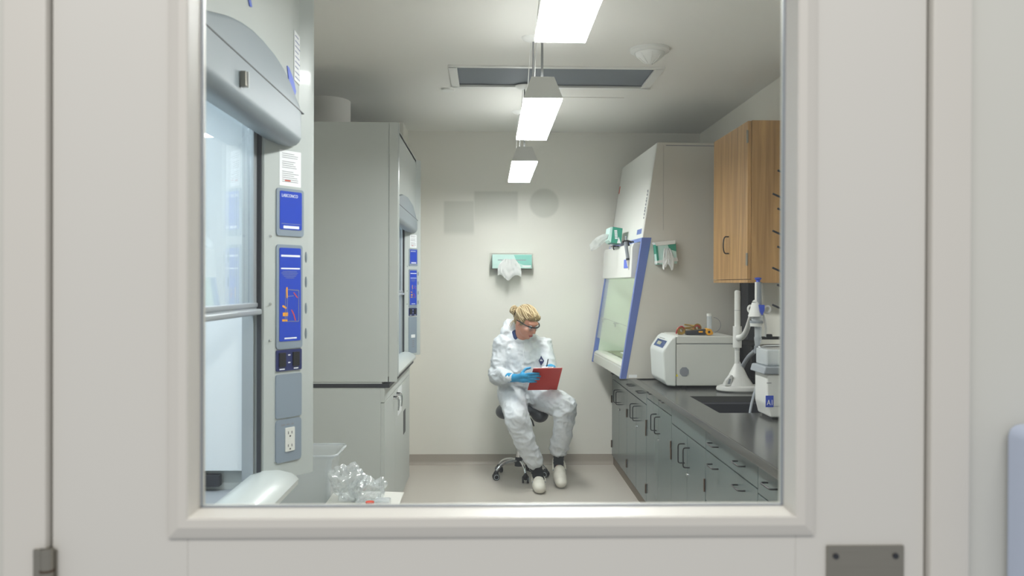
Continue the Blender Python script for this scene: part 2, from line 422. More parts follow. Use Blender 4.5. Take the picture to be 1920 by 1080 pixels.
pendant(3.40, 4.35, 'bright linear pendant lamp in the middle, below the ceiling grille', ((3.48, 0), (4.2, 0)))
pendant(5.15, 6.17, 'bright linear pendant lamp nearest the back wall', ((5.23, 0), (6.0, 0)))
g = thing('ceiling_grille', 'long recessed grey ceiling grille in a white frame', 'vent', (.385, 5.0, CZ))
b = B()
for bx in ((gx0 - .04, gx1 + .04, gy0 - .02, gy0 + .012), (gx0 - .04, gx1 + .04, gy1 - .012, gy1 + .035), (gx0 - .04, gx0 + .01, gy0, gy1), (gx1 - .01, gx1 + .04, gy0, gy1)):
    b.box(bx[0], bx[1], bx[2], bx[3], CZ - .008, CZ + .004, .001)
obj('frame', b, 'lamp_body', g)
obj('side_lining', B().box(gx0, gx0 + .006, gy0, gy1, CZ, CZ + .02).box(gx1 - .006, gx1, gy0, gy1, CZ, CZ + .02).box(gx0, gx1, gy0, gy0 + .006, CZ, CZ + .02).box(gx0, gx1, gy1 - .006, gy1, CZ, CZ + .02), 'steel_frame', g, smooth=False)
obj('mesh_panel', B().box(gx0, gx1, gy0, gy1, CZ + .018, CZ + .028), 'grille_dark', g, smooth=False)
b = B()
for i in range(46):
    yy = gy0 + .01 + i * .0102; b.box(gx0 + .008, gx1 - .008, yy, yy + .0035, CZ + .010, CZ + .019)
o = obj('louvre_bars', b, 'grille_dark', g, smooth=False); o['kind'] = 'stuff'
sd = thing('smoke_detector', 'round white smoke detector on the ceiling right of the grille', 'detector', (.85, 4.38, CZ))
obj('base', B().lathe([(.105, 0), (.105, -.014), (.085, -.022), (.08, -.022)], (.85, 4.38, CZ)).lathe([(0, -.02), (.085, -.02)], (.85, 4.38, CZ)), 'lamp_body', sd)
obj('dome', B().lathe([(.078, -.022), (.07, -.04), (.045, -.055), (.022, -.075), (0, -.08)], (.85, 4.38, CZ)), 'lamp_body', sd)
for k in range(8):
    a = k * math.pi / 4; obj('sensor_rib', B().tube([(.85 + .074 * math.cos(a), 4.38 + .074 * math.sin(a), CZ - .034), (.85 + .047 * math.cos(a), 4.38 + .047 * math.sin(a), CZ - .058), (.85 + .02 * math.cos(a), 4.38 + .02 * math.sin(a), CZ - .078)], .0022, 6), 'lamp_body', sd)
o = obj('sprinkler_cover', B().lathe([(0, -.012), (.04, -.011), (.045, 0)], (-.268, 5.33, CZ)), 'lamp_body'); tag(o, 'small round white sprinkler cover on the ceiling left of the middle lamp', 'sprinkler')
o = obj('access_panel', B().box(.40, .90, 5.52, 5.95, CZ - .004, CZ, .001), 'ceiling_white'); tag(o, 'flush white access panel in the ceiling behind the grille', 'panel')

# ------------------------------------------------------------------ fume hoods
def hood(label, dx, dy, L, peak, near):
    """local frame: far front outer corner of the post at x=-.511+dx, y=2.371+dy; L = length towards the camera"""
    X = lambda v: v + dx
    Y = lambda v: v + dy
    y1 = Y(2.40); y0 = y1 - L
    zt = 2.42; zb = .908; xb = -1.42
    t = thing('fume_hood', label, 'fume hood', (X(-.9), (y0 + y1) / 2, 0), 'fume hoods on the left')
    tin = (.59, .81)   # along the angled post face
    # far side wall of the hood with angled post, plan outline extruded in z
    pi = (X(-.605), Y(2.241)); po = (X(-.516), Y(2.363))
    far = [(xb, Y(2.255)), (X(-.64), Y(2.255)), (X(-.64), Y(2.238)), pi, po, (X(-.507), Y(2.376)), (X(-.504), Y(2.387)), (X(-.508), Y(2.396)), (X(-.518), y1), (xb, y1)]
    obj('side_post', B().prism(far, 'z', .95, zt), 'hood_grey', t)
    mir = lambda p: (p[0], y0 + y1 - p[1])
    obj('side_post', B().prism([mir(p) for p in far][::-1], 'z', .95, zt), 'hood_grey', t)
    # outer near side skin
    obj('side_skin', B().box(xb, X(-.565), y0 - .004, y0 + .002, zb + .012, zt), 'hood_side', t, smooth=False)
    obj('corner_trim', B().box(X(-.560), X(-.512), y0 - .0035, y0 + .004, zb + .012, zt, .001), 'hood_side', t)
    # lining, back, work surface, roof
    obj('side_foot', B().box(xb, X(-.60), Y(2.25), y1, zb, .95), 'hood_side', t, smooth=False); obj('side_foot', B().box(xb, X(-.60), y0, y0 + .12, zb, .95), 'hood_side', t, smooth=False)
    obj('liner_side', B().box(xb + .05, X(-.660), Y(2.235), Y(2.255), .985, 2.1, .002), 'liner', t)
    for zz in (1.80, 1.56, 1.50, 1.39): obj('liner_bolt', B().cyl((X(-.795), Y(2.235), zz - .03), (X(-.795), Y(2.222), zz - .03), .013, .011, 18), 'liner', t)
    obj('back_liner', B().box(xb, xb + .05, y0 + .12, y1 - .12, .93, 2.2), 'liner', t, smooth=False)
    obj('work_surface', B().box(xb, X(-.60), y0 + .10, y1 - .10, zb, .932, .004), 'pw_grey', t)
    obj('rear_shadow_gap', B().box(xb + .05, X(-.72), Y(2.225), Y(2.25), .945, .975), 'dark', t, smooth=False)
    obj('interior_roof', B().box(xb, X(-.62), y0 + .1, y1 - .1, 2.10, 2.13), 'liner', t, smooth=False)
    obj('upper_front', B().box(X(-.56), X(-.535), y0 + .002, y1 - .02, 1.95, zt, .004), 'hood_grey', t)
    obj('top_panel', B().box(xb, X(-.535), y0 + .002, y1 - .02, zt - .02, zt), 'hood_side', t, smooth=False)
    # header cover: dome outline, bulging lower edge with a rolled end
    ya, yb_ = y0 + .05, Y(2.335)
    nseg = 64
    rows = []
    for i in range(nseg + 1):
        u = i / nseg; y = ya + (yb_ - ya) * u
        q_ = y - dy
        for (a_, za_), (c_, zc_) in zip(peak, peak[1:]):
            if a_ <= q_ <= c_: k_ = (q_ - a_) / (c_ - a_); zt_ = za_ + (zc_ - za_) * k_
        e = min((yb_ - y), (y - ya)) / .06; e = min(1, max(0, e)); e = math.sqrt(1 - (1 - e) ** 2)
        xf = X(-.533) + .013 * e; seam = 1.963; zt_ = max(zt_, seam + .004)
        rows.append([(X(-.536), y, zt_), (xf - .004, y, zt_ - .004), (xf, y, zt_ - .012 if zt_ > seam + .02 else seam + .003), (xf, y, seam + .002),
                     (xf, y, seam - .002), (xf, y, 1.892), (xf - .005, y, 1.880 + .006 * (1 - e)), (xf - .014, y, 1.870 + .012 * (1 - e)), (xf - .027, y, 1.865 + .02 * (1 - e)),
                     (X(-.565), y, 1.866 + .02 * (1 - e)), (X(-.60), y, 1.876 + .02 * (1 - e)), (X(-.622), y, 1.89), (X(-.622), y, 1.95), (X(-.536), y, 1.955)])
    b = B(); b.sheet(rows)
    b.bm.verts.ensure_lookup_table(); nv = len(b.bm.verts); m_ = 14
    b.bm.faces.new([b.bm.verts[k] for k in range(m_)]); b.bm.faces.new([b.bm.verts[k] for k in range(nv - m_, nv)])
    bmesh.ops.recalc_face_normals(b.bm, faces=b.bm.faces[:])
    hc = obj('header_cover', b, 'hood_cover', t)
    obj('cover_seam', B().box(X(-.526), X(-.5190), ya + .02, yb_ - .004, 1.9615, 1.9645), 'dark', hc, smooth=False)
    # sash
    obj('sash_glass', B().box(X(-.634), X(-.628), y0 + .16, Y(2.225), 1.42, 1.98), 'glass_sash', t, smooth=False)
    sh = obj('sash_handle', B().box(X(-.64), X(-.607), y0 + .15, Y(2.232), 1.405, 1.421, .005, 3).box(X(-.638), X(-.618), y0 + .15, Y(2.232), 1.425, 1.437, .003).box(X(-.636), X(-.622), y0 + .15, Y(2.232), 1.42, 1.426), 'alu', t)
    obj('sash_stile', B().box(X(-.640), X(-.622), Y(2.205), Y(2.232), 1.435, 1.98, .002), 'alu', t)
    obj('sash_track', B().box(X(-.622), X(-.611), Y(2.232), Y(2.2385), .94, 1.95), 'dark', t, smooth=False)
    obj('sash_guide', B().box(X(-.660), X(-.630), Y(2.228), Y(2.24), .94, 2.1), 'alu', t, smooth=False)
    # sill airfoil
    pr = [(X(-.648), .962), (X(-.636), .976), (X(-.605), .984), (X(-.575), .977), (X(-.548), .960), (X(-.533), .940), (X(-.534), .926), (X(-.546), .918), (X(-.566), .930), (X(-.60), .948), (X(-.64), .950)]
    rows = [[(x_, yy_ - (max(0, X(-.57) - x_) * 1.0 if yy_ > y0 + 1 else 0), z_) for x_, z_ in pr + pr[:1]] for yy_ in (y0 + .13, Y(2.335))]
    b = B().sheet(rows); b.bm.verts.ensure_lookup_table()
    b.bm.faces.new([b.bm.verts[k] for k in range(11)]); b.bm.faces.new([b.bm.verts[k] for k in range(12, 23)])
    bmesh.ops.remove_doubles(b.bm, verts=b.bm.verts[:], dist=1e-5); bmesh.ops.recalc_face_normals(b.bm, faces=b.bm.faces[:])
    obj('sill_airfoil', b, 'hood_grey', t)
    # things on the post; origin s along face
    rt = Vector((tin[0], tin[1], 0)); nrm = Vector((tin[1], -tin[0], 0)); cen = Vector((X(-.555), Y(2.31), 0))
    M3 = Matrix((rt, Vector((0, 0, 1)), nrm)).transposed()
    def plate(name, s0, s1, z0, z1, d0, d1, m, par=t, r=.004, bev=.0015):
        pts = []
        for (cx, cz, a0) in ((s1 - r, z1 - r, 0), (s0 + r, z1 - r, 90), (s0 + r, z0 + r, 180), (s1 - r, z0 + r, 270)):
            for k in range(4):
                a = R(a0 + k * 30); pts.append((cx + r * math.cos(a), cz + r * math.sin(a)))
        bb = B(); f0 = [bb.bm.verts.new(cen + rt * p[0] + Vector((0, 0, p[1])) + nrm * d0) for p in pts]; f1 = [bb.bm.verts.new(cen + rt * p[0] + Vector((0, 0, p[1])) + nrm * d1) for p in pts]
        bb.bm.faces.new(f1); bb.bm.faces.new(f0[::-1]); nn = len(pts)
        for i in range(nn): bb.bm.faces.new((f0[i], f0[(i + 1) % nn], f1[(i + 1) % nn], f1[i]))
        bmesh.ops.recalc_face_normals(bb.bm, faces=bb.bm.faces[:])
        return obj(name, bb, m, par, smooth=False)
    zz = lambda py: H + (532 - py) / 672.0
    def lines(name, rects, m, par, d=.0062):
        bb = B()
        for (s0, s1, z0, z1) in rects:
            q = [cen + rt * s0 + Vector((0, 0, z0)) + nrm * d, cen + rt * s1 + Vector((0, 0, z0)) + nrm * d, cen + rt * s1 + Vector((0, 0, z1)) + nrm * d, cen + rt * s0 + Vector((0, 0, z1)) + nrm * d]
            bb.quad(*q)
        return obj(name, bb, m, par, smooth=False)
    A0, A1 = -.046, .047
    # notice
    nt = plate('posted_notice', A0 + .012, A1 - .006, zz(352), zz(286), 0, .001, 'paper', r=.001)
    rr = []
    for k in range(15):
        if k in (3, 8): continue
        z = zz(292 + k * 3.7); rr.append((A0 + .02, A1 - .014 - random.random() * .02, z - .0009, z + .0007))
    lines('printed_lines', rr, 'text_grey', nt, .0014)
    lines('red_stamp', [(A0 + .03, A0 + .05, zz(343), zz(341))], 'red_print', nt, .0016)
    # top label
    p1 = plate('label_plate', A0, A1 + .002, zz(445), zz(357), 0, .004, 'hood_panel', r=.008)
    q1 = plate('blue_insert', A0 + .010, A1 - .006, zz(433), zz(362), .004, .0052, 'blue_label', p1, r=.004)
    text('lettering', 'LABCONCO', .0125, 'white_print', q1, cen + rt * (A0 + .0155) + Vector((0, 0, zz(373))) + nrm * .0056, M3, .0003, sx=.82)
    lines('white_strip', [(A0 + .022, A1 - .016, zz(431), zz(426))], 'white_print', q1, .0056)
    lines('small_print', [(A0 + .015, A1 - .012, zz(422.8), zz(421.8))], 'grey_print', q1, .0056)
    # safety label with diagram
    p2 = plate('safety_plate', A0, A1 - .002, zz(654), zz(461), 0, .004, 'hood_panel', r=.008)
    q2 = plate('blue_insert', A0 + .009, A1 - .009, zz(640), zz(467), .004, .0052, 'blue_label', p2, r=.004)
    for rc_ in ((A0 + .014, A1 - .013, zz(483.5), zz(480)), (A0 + .014, A1 - .013, zz(506.5), zz(504)), (A0 + .026, A1 - .024, zz(636), zz(633.5))): lines('title_line', [rc_], 'white_print', q2, .0056)
    rr = []
    for k, wd in enumerate((.026, .03, .026, .022, .016)):
        z = zz(510.5 + k * 3.0); rr.append((-wd - .001, wd - .003, z - .0008, z + .0004))
    lines('small_print', rr, 'grey_print', q2, .0056)
    def seg(pts, w):
        out = B()
        for (a, c) in zip(pts, pts[1:]):
            pa = cen + rt * a[0] + Vector((0, 0, zz(a[1]))) + nrm * .0058; pc = cen + rt * c[0] + Vector((0, 0, zz(c[1]))) + nrm * .0058
            dd = (pc - pa).normalized(); sd_ = dd.cross(nrm) * w
            out.quad(pa - sd_, pc - sd_, pc + sd_, pa + sd_)
        return out
    obj('hood_diagram', seg([(-.016, 544), (.030, 546), (.030, 604), (-.018, 603), (-.016, 544)], .0009), 'text_grey', q2, smooth=False)
    obj('hood_diagram', seg([(.012, 556), (-.01, 557), (-.012, 600)], .0009), 'grey_print', q2, smooth=False)
    obj('orange_arrow', seg([(-.012, 540), (-.011, 560)], .0022), 'orange_print', q2, smooth=False)
    obj('orange_arrow', seg([(-.027, 574), (-.014, 579)], .0026), 'orange_print', q2, smooth=False)
    obj('orange_arrow', seg([(-.026, 590), (-.008, 590)], .0048), 'orange_print', q2, smooth=False)
    obj('orange_arrow', seg([(-.028, 601), (-.010, 602)], .0030), 'orange_print', q2, smooth=False)
    obj('red_arrow', seg([(.004, 582), (.012, 590), (.018, 602)], .0016), 'red_print', q2, smooth=False)
    obj('red_arrow', seg([(.012, 550), (.026, 560)], .0014), 'red_print', q2, smooth=False)
    for zs in (447, 570, 636):
        pc = cen + rt * (-.066) + Vector((0, 0, zz(zs)))
        obj('screw', B().cyl(pc + nrm * -.002, pc + nrm * .005, .004, .003, 12), 'chrome', t)
    for py in (483, 530, 580, 628):
        pc = cen + rt * .0605 + Vector((0, 0, zz(py)))
        bb = B(); bb.ell(pc, (.004, .004, .016), u=12, v=8); obj('oval_slot', bb, 'hood_cover', t)
    # switches
    p3 = plate('switch_plate', A0, A1 - .004, zz(695), zz(656), 0, .004, 'navy', r=.004)
    for s0 in (-.038, .010):
        plate('rocker_switch', s0, s0 + .022, zz(687), zz(661), .004, .008, 'black', p3, r=.002)
    lines('switch_text', [(-.036, -.018, zz(692.5), zz(690.5)), (.014, .03, zz(692.5), zz(690.5)), (-.006, .002, zz(667), zz(665)), (-.006, .002, zz(681), zz(679))], 'white_print', p3, .0045)
    if near:
        plate('blank_plate', A0 - .001, A1 - .004, zz(782), zz(701), 0, .004, 'hood_panel', r=.006)
        p5 = plate('outlet_plate', A0 - .001, A1 - .005, zz(864), zz(785), 0, .004, 'hood_panel', r=.009)
        lines('small_print', [(-.03, -.016, zz(796.5), zz(793.5)), (-.012, 0, zz(796.5), zz(793.5)), (.005, .014, zz(796.5), zz(793.5))], 'text_grey', p5, .0045)
        q5 = plate('duplex_outlet', -.0165, .0165, zz(845), zz(801), .004, .0065, 'bsc_white', p5, r=.002)
        rr = []
        for c in (812, 836):
            rr += [(-.008, -.0055, zz(c + 1), zz(c - 4)), (.0045, .007, zz(c + 1), zz(c - 4)), (-.0025, .0022, zz(c + 6.5), zz(c + 3.5))]
        lines('socket_slots', rr, 'dark', q5, .0068)['kind'] = 'stuff'
    else:
        p4 = plate('monitor_plate', A0 - .001, A1 - .004, zz(884), zz(701), 0, .004, 'hood_panel', r=.006)
        plate('display', -.022, .022, zz(806), zz(790), .004, .0055, 'paper', p4, r=.002)
        lines('key_outline', [(-.012, .012, zz(c), zz(c - 5)) for c in (824, 834, 844, 854)], 'text_grey', p4, .0046)
    return t
h2 = hood('light grey fume hood at the back left, its side panel facing the door', -.018, 3.92, 1.52, [(.8, 1.985), (.95, 2.0), (1.3, 2.052), (1.6, 2.067), (1.95, 2.05), (2.15, 2.0), (2.24, 1.972), (2.4, 1.965)], False)
h1 = hood('grey fume hood at the front left with raised glass sash and blue label panels', 0, 0, 1.42, [(.9, 1.99), (1.3, 1.985), (1.44, 1.987), (1.5, 1.992), (1.56, 2.0), (1.625, 2.016), (1.69, 2.032), (1.765, 2.044), (1.845, 2.052), (1.93, 2.054), (2.03, 2.05), (2.115, 2.04), (2.17, 2.026), (2.25, 1.996), (2.34, 1.964), (2.5, 1.963)], True)
# base cabinet under each hood
def base(label, dx, y0, y1, seam):
    t = thing('hood_base_cabinet', label, 'cabinet', (-.95 + dx, (y0 + y1) / 2, 0))
    obj('body', B().box(-1.38, -.625 + dx, y0, y1, .085, .885).box(-1.38, -.66 + dx, y0, y1, 0, .085), 'hood_side', t, smooth=False)
    obj('top_gasket', B().box(-1.38, -.575 + dx, y0 - .003, y1, .885, .908), 'dark', t, smooth=False)
    obj('front_rail', B().box(-.625 + dx, -.603 + dx, y0, y1, .80, .885, .002), 'hood_side', t)
    for (a, c, hy) in ((y0 + .004, seam - .002, seam - .09), (seam + .002, y1 - .004, seam + .09)):
        d = obj('door', B().box(-.625 + dx, -.603 + dx, a, c, .02, .796, .002), 'hood_side', t)
        h = obj('lever_handle', B().cyl((-.603 + dx, hy, .765), (-.578 + dx, hy, .765), .013, .010, 16).tube([(-.580 + dx, hy, .768), (-.572 + dx, hy, .762), (-.568 + dx, hy, .73), (-.572 + dx, hy, .685)], [.008, .0045], 10, 1).cyl((-.584 + dx, hy - .03, .765), (-.584 + dx, hy + .03, .765), .006, n=12), 'chrome', d)
    return t
cb2 = base('pale grey base cabinet under the far hood with chrome lever handles', -.0, 4.80, 6.32, 5.34)
cb1 = base('pale grey base cabinet under the nearest hood, mostly hidden', -.02, .98, 2.40, 1.69)
o = obj('vent_slot', B().box(-.6035, -.6015, 5.86, 6.00, .42, .585), 'dark', cb2.children[-1], smooth=False)
o = obj('warning_sticker', B().box(-.6035, -.6018, 5.50, 5.74, .70, .79).box(-.6035, -.6018, 5.50, 5.74, .61, .69), 'paper', cb2.children[-1], smooth=False)
# round duct
o = obj('exhaust_duct', B().cyl((-1.13, 5.72, 2.415), (-1.13, 5.72, CZ), .172, n=48), 'ceiling_white', smooth=True)
tag(o, 'round white exhaust duct between the far fume hood and the ceiling', 'duct')
# header clip, sticker, note, tape on hood 1
cl = thing('bulldog_clip', 'small metal and white clip on the grey header of the near hood', 'clip', (-.52, 1.74, 1.915))
obj('jaw', B().box(-.519, -.507, 1.735, 1.739, 1.899, 1.931, .001).prism([(-.519, 1.899), (-.507, 1.901), (-.510, 1.928), (-.519, 1.932)], 'y', 1.740, 1.748), 'steel', cl)
obj('lever_plate', B().box(-.518, -.505, 1.750, 1.7535, 1.899, 1.933, .001), 'paper', cl)
cardp = thing('hanging_card', 'pale lilac instruction card on the upper front of the near hood', 'card', (-.53, 2.2, 2.07))
obj('sheet', B().box(-.5345, -.533, 2.275, 2.350, 2.045, 2.18), 'paper', cardp, smooth=False)
bb = B()
for k in range(9): bb.box(-.533, -.5326, 2.283, 2.342 - .01 * (k % 3), 2.055 + k * .014, 2.058 + k * .014)
obj('printed_lines', bb, 'grey_print', cardp, smooth=False)
o = obj('leaf_sticker', B().prism([(2.195, 2.062), (2.215, 2.062), (2.26, 2.045), (2.295, 2.018), (2.285, 2.005), (2.25, 2.0), (2.215, 2.025)], 'x', -.5345, -.5325), 'tape_blue'); tag(o, 'blue leaf-shaped sticker at the right end of the near hood header', 'sticker')
o = obj('tape_strip', B().prism([(1.74, 2.22), (1.76, 2.20), (1.855, 2.104), (1.872, 2.108), (1.80, 2.19), (1.775, 2.22)], 'x', -.5345, -.5325), 'tape_blue'); tag(o, 'blue tape strip high on the near hood front', 'tape')
o = obj('blue_swoosh', B().prism([(5.02, 1.98), (5.10, 1.93), (5.18, 1.92), (5.10, 1.945), (5.05, 2.02)], 'x', -.5525, -.5505), 'tape_blue'); tag(o, 'small blue swoosh mark on the front of the far hood', 'sticker')

# ------------------------------------------------------------------ waste pile left
bn = thing('plastic_bin', 'tall translucent plastic bin between the two fume hoods', 'bin', (-.88, 3.98, 0))
def ringpts(x0, x1, y0, y1, r, z, n=5):
    pts = []
    for (cx, cy, a0) in ((x1 - r, y1 - r, 0), (x0 + r, y1 - r, 90), (x0 + r, y0 + r, 180), (x1 - r, y0 + r, 270)):
        for k in range(n): a = R(a0 + k * 90 / (n - 1)); pts.append((cx + r * math.cos(a), cy + r * math.sin(a), z))
    return pts
b = B(); rg = [ringpts(-1.02, -.765, 3.90, 4.07, .03, .004), ringpts(-1.05, -.735, 3.86, 4.10, .03, .60), ringpts(-1.055, -.728, 3.855, 4.105, .03, .665), ringpts(-1.075, -.708, 3.84, 4.12, .035, .69)]
b.sheet([r_ + [r_[0]] for r_ in rg]); b.bm.faces.new([b.bm.verts.new(p) for p in ringpts(-1.02, -.765, 3.90, 4.07, .03, .004)])
bmesh.ops.remove_doubles(b.bm, verts=b.bm.verts[:], dist=1e-5)
obj('tub', b, 'bin_plastic', bn)
obj('rim', B().tube(ringpts(-1.08, -.703, 3.835, 4.125, .04, .69), .006, 8, 0, True), 'bin_plastic', bn)
bx = thing('cardboard_box', 'white printed cardboard box on the floor under the crumpled plastic bags', 'box', (-.58, 3.72, 0))
obj('carton', B().box(-.735, -.415, 3.55, 3.92, 0, .495, .002), 'card_white', bx)
obj('lid_flap', B().prism([(-.735, .495), (-.60, .503), (-.50, .503), (-.40, .499), (-.40, .495)], 'y', 3.54, 3.93), 'card_white', bx)
bb = B(); xq = -.70
for k in range(9):
    wq = random.uniform(.012, .03); bb.box(xq, xq + wq, 3.5385, 3.5395, .468 + .004 * (k % 2), .476); xq += wq + .006
o = obj('printed_lines', bb, 'text_grey', bx, smooth=False); o['kind'] = 'stuff'
def bag(name, label, c, r, seed, grp='crumpled plastic bags'):
    def fn(co_, nn):
        p = co_ * 14 + Vector((seed, seed * 2, 0)); k = noise.noise(p) * .035 + abs(noise.noise(p * 1.8)) * .050 + abs(noise.noise(p * 4)) * .02 - .012
        q = co_ + nn * k
        if q.z < .5045: q.z = .5045
        return q
    bb = B(); bmesh.ops.create_icosphere(bb.bm, subdivisions=5, radius=1, matrix=Matrix.Translation(c) @ Matrix.Diagonal((r[0], r[1], r[2], 1))); bb.bm.normal_update()
    mv = [(v, fn(v.co, v.normal)) for v in bb.bm.verts]
    for v, cc in mv: v.co = cc
    o = obj(name, bb, 'bag_plastic'); tag(o, label, 'bag', grp); return o
bag('plastic_bag', 'crumpled clear plastic bag on the carton, taller one beside the bin', Vector((-.640, 3.80, .582)), (.080, .09, .078), 1)
bag('plastic_bag', 'crumpled clear plastic bag on the carton, lower one to the right', Vector((-.538, 3.74, .552)), (.068, .07, .050), 5)
tb = thing('clear_tub', 'small clear plastic tub standing on the printed carton', 'tub', (-.46, 3.62, .531))
obj('cup', B().box(-.497, -.430, 3.595, 3.66, .503, .546, .006, 3), 'bin_plastic', tb)
o = obj('bottle_cap', B().cyl((-.514, 3.60, .504), (-.514, 3.60, .542), .017, .019, 20), 'red_cap'); tag(o, 'orange-red screw cap lying on the carton beside the clear tub', 'cap')

# ------------------------------------------------------------------ back wall glove box
def glove_tissue(name, parent, c, w, h, out, m='tissue', ax='x', seed=0):
    """hanging crumpled gloves"""
    g_ = []
    for i in range(15):
        row = []
        for j in range(17):
            u = i / 14; v = j / 16 - .5
            ww = w * (.55 + .45 * math.sin(min(1, u * 1.6) * 1.57))
            dep = out * (math.sin(u * 2.2)) + .012 * noise.noise(Vector((v * 9 + seed, u * 4, 1)))
            zz_ = -h * u * (1 + .16 * math.sin(v * 9 + seed)) + .012 * noise.noise(Vector((v * 5, seed, u * 3)))
            row.append((c[0] + v * ww, c[1] - dep, c[2] + zz_) if ax == 'x' else (c[0] - dep, c[1] + v * ww, c[2] + zz_))
        g_.append(row)
    return obj(name, B().sheet(g_, .0012), m, parent)
gb = thing('glove_box', 'mint green glove box in a clear holder on the back wall above the woman', 'glove box', (.185, YB, 1.61), 'glove dispensers')
obj('carton', B().box(.024, .347, YB - .10, YB - .006, 1.614, 1.728, .002), 'mint_box', gb)
obj('white_label', B().box(.026, .12, YB - .1012, YB - .1002, 1.618, 1.724), 'mint_box', gb, smooth=False); obj('brand_strip', B().box(.27, .34, YB - .1014, YB - .1009, 1.626, 1.64), 'paper', gb, smooth=False)
obj('green_swash', B().prism([(.23, 1.66), (.345, 1.60 + .02), (.345, 1.724), (.20, 1.724)], 'y', YB - .1008, YB - .1001), 'teal_print', gb, smooth=False)
obj('opening', B().box(.07, .30, YB - .102, YB - .1005, 1.679, 1.686, .0005), 'pw_grey', gb, smooth=False)
glove_tissue('gloves', gb, (.165, YB - .104, 1.690), .19, .15, .04, seed=2)
b = B().box(.0, .365, YB - .004, YB - .001, 1.56, 1.742).box(.0, .365, YB - .116, YB - .004, 1.608, 1.612).box(0, .365, YB - .116, YB - .113, 1.608, 1.65).box(0, .365, YB - .116, YB - .004, 1.735, 1.738)
obj('clear_holder', b, 'acrylic', gb, smooth=False)

# ------------------------------------------------------------------ counter and base cabinets
XF = 1.02
t = thing('worktop', 'long dark grey worktop with a sink along the right wall', 'worktop', (1.37, 4.5, .82))
sx0, sx1, sy0, sy1 = 1.14, 1.56, 4.05, 4.66
b = B().box(1.0, XR, 2.35, sy0, .822, .855).box(1.0, XR, sy1, YB, .822, .855).box(1.0, sx0, sy0, sy1, .822, .855).box(sx1, XR, sy0, sy1, .822, .855)
bmesh.ops.remove_doubles(b.bm, verts=b.bm.verts[:], dist=1e-4)
obj('slab', b, 'counter', t, smooth=False)
obj('front_nosing', B().box(.990, 1.0, 2.35, YB - .002, .820, .8562, .004), 'counter', t)
obj('backsplash', B().box(XR - .02, XR, 2.35, 5.44, .855, .955), 'counter', t, smooth=False)
b = B(); d = .25
b.box(sx0 - .01, sx1 + .01, sy0 - .01, sy1 + .01, .855 - d - .01, .855 - d)
b.box(sx0 - .01, sx0, sy0 - .01, sy1 + .01, .855 - d, .822).box(sx1, sx1 + .01, sy0 - .01, sy1 + .01, .855 - d, .822).box(sx0, sx1, sy0 - .01, sy0, .855 - d, .822).box(sx0, sx1, sy1, sy1 + .01, .855 - d, .822)
sk = thing('sink', 'dark rectangular sink basin set into the grey worktop', 'sink', (1.35, 4.355, .60)); obj('basin', b, 'sink', sk, smooth=False)
obj('drain', B().cyl((1.35, 4.36, .606), (1.35, 4.36, .609), .04, n=24), 'steel_frame', sk)
def wire_handle(b, y, z0, z1, vertical=True, so=.034, r=.0035):
    c = .010
    pth = [(0, 0), (-(so - c), 0), (-(so - c * .3), c * .3), (-so, c), (-so, (z1 - z0) - c), (-(so - c * .3), (z1 - z0) - c * .3), (-(so - c), z1 - z0), (0, z1 - z0)]
    b.tube([(XF + p_, y, z0 + q_) if vertical else (XF + p_, z0 + q_, y) for p_, q_ in pth], r, 8)
    return b
def unit(label, y0, y1, zd, kind, hinges=True):
    t = thing('base_cabinet', label, 'cabinet', (1.38, (y0 + y1) / 2, 0), 'grey base cabinets under the worktop')
    g = .0026
    obj('carcass', B().box(XF + .02, XR - .01, y0 + .0005, y1 - .0005, .085, .822).box(XF + .002, XF + .02, y0 + .0005, y1 - .0005, .812, .822) if kind != 'sink' else B().box(XF + .02, XF + .05, y0 + .0005, y1 - .0005, .085, .822).box(XF + .05, XR - .01, y0 + .0005, y1 - .0005, .085, .56), 'dark', t, smooth=False)
    obj('toe_kick', B().box(XF + .012, XR - .01, y0, y1, 0, .085), 'toe', t, smooth=False)
    ym = (y0 + y1) / 2
    def front(nm, a, c, z0, z1): return obj(nm, B().box(XF, XF + .02, a + g, c - g, z0 + g, z1 - g, .0012), 'cab_grey', t)
    ztop = .812
    if kind == 'two_drawers':
        for (a, c) in ((y0, ym), (ym, y1)):
            d = front('drawer', a, c, zd, ztop); m_ = (a + c) / 2
            obj('pull', wire_handle(B(), zd + .055, m_ - .05, m_ + .05, False, .028), 'black', d)
    elif kind == 'sink': front('false_front', y0, y1, zd, ztop)
    elif kind in ('one_drawer', 'drawers'):
        zs = [(zd, ztop)] if kind == 'one_drawer' else [(zd, ztop), (zd - .24, zd), (.075, zd - .24)]
        for (za, zc) in zs:
            d = front('drawer', y0, y1, za, zc); w_ = (y1 - y0)
            for m_ in (y0 + w_ * .27, y0 + w_ * .78):
                obj('pull', wire_handle(B(), zc - .045, m_ - .05, m_ + .05, False, .028), 'black', d)
        if kind == 'drawers': return t
    for k, (a, c) in enumerate(((y0, ym), (ym, y1))):
        d = front('door', a, c, .075, zd)
        hy = ym + (-.055 if k == 0 else .055)
        obj('handle', wire_handle(B(), hy, zd - .155, zd - .055), 'black', d)
        ye = a + .004 if k == 0 else c - .004
        for zh in (.17, zd - .17):
            obj('hinge', B().cyl((XF - .004, ye, zh - .03), (XF - .004, ye, zh + .03), .0045, n=10), 'brass', d)
        if k == 0: obj('lock', B().cyl((XF, c - .02, zd - .20), (XF - .006, c - .02, zd - .20), .008, n=14), 'chrome', d)
    return t
unit('grey metal base cabinet in the far corner, under the safety cabinet', 6.06, 6.81, .71, 'one_drawer')
unit('grey metal base cabinet second from the back wall, one wide drawer over two doors', 5.31, 6.06, .71, 'one_drawer')
unit('grey metal base cabinet with two small drawers side by side over two doors', 4.58, 5.31, .755, 'two_drawers')
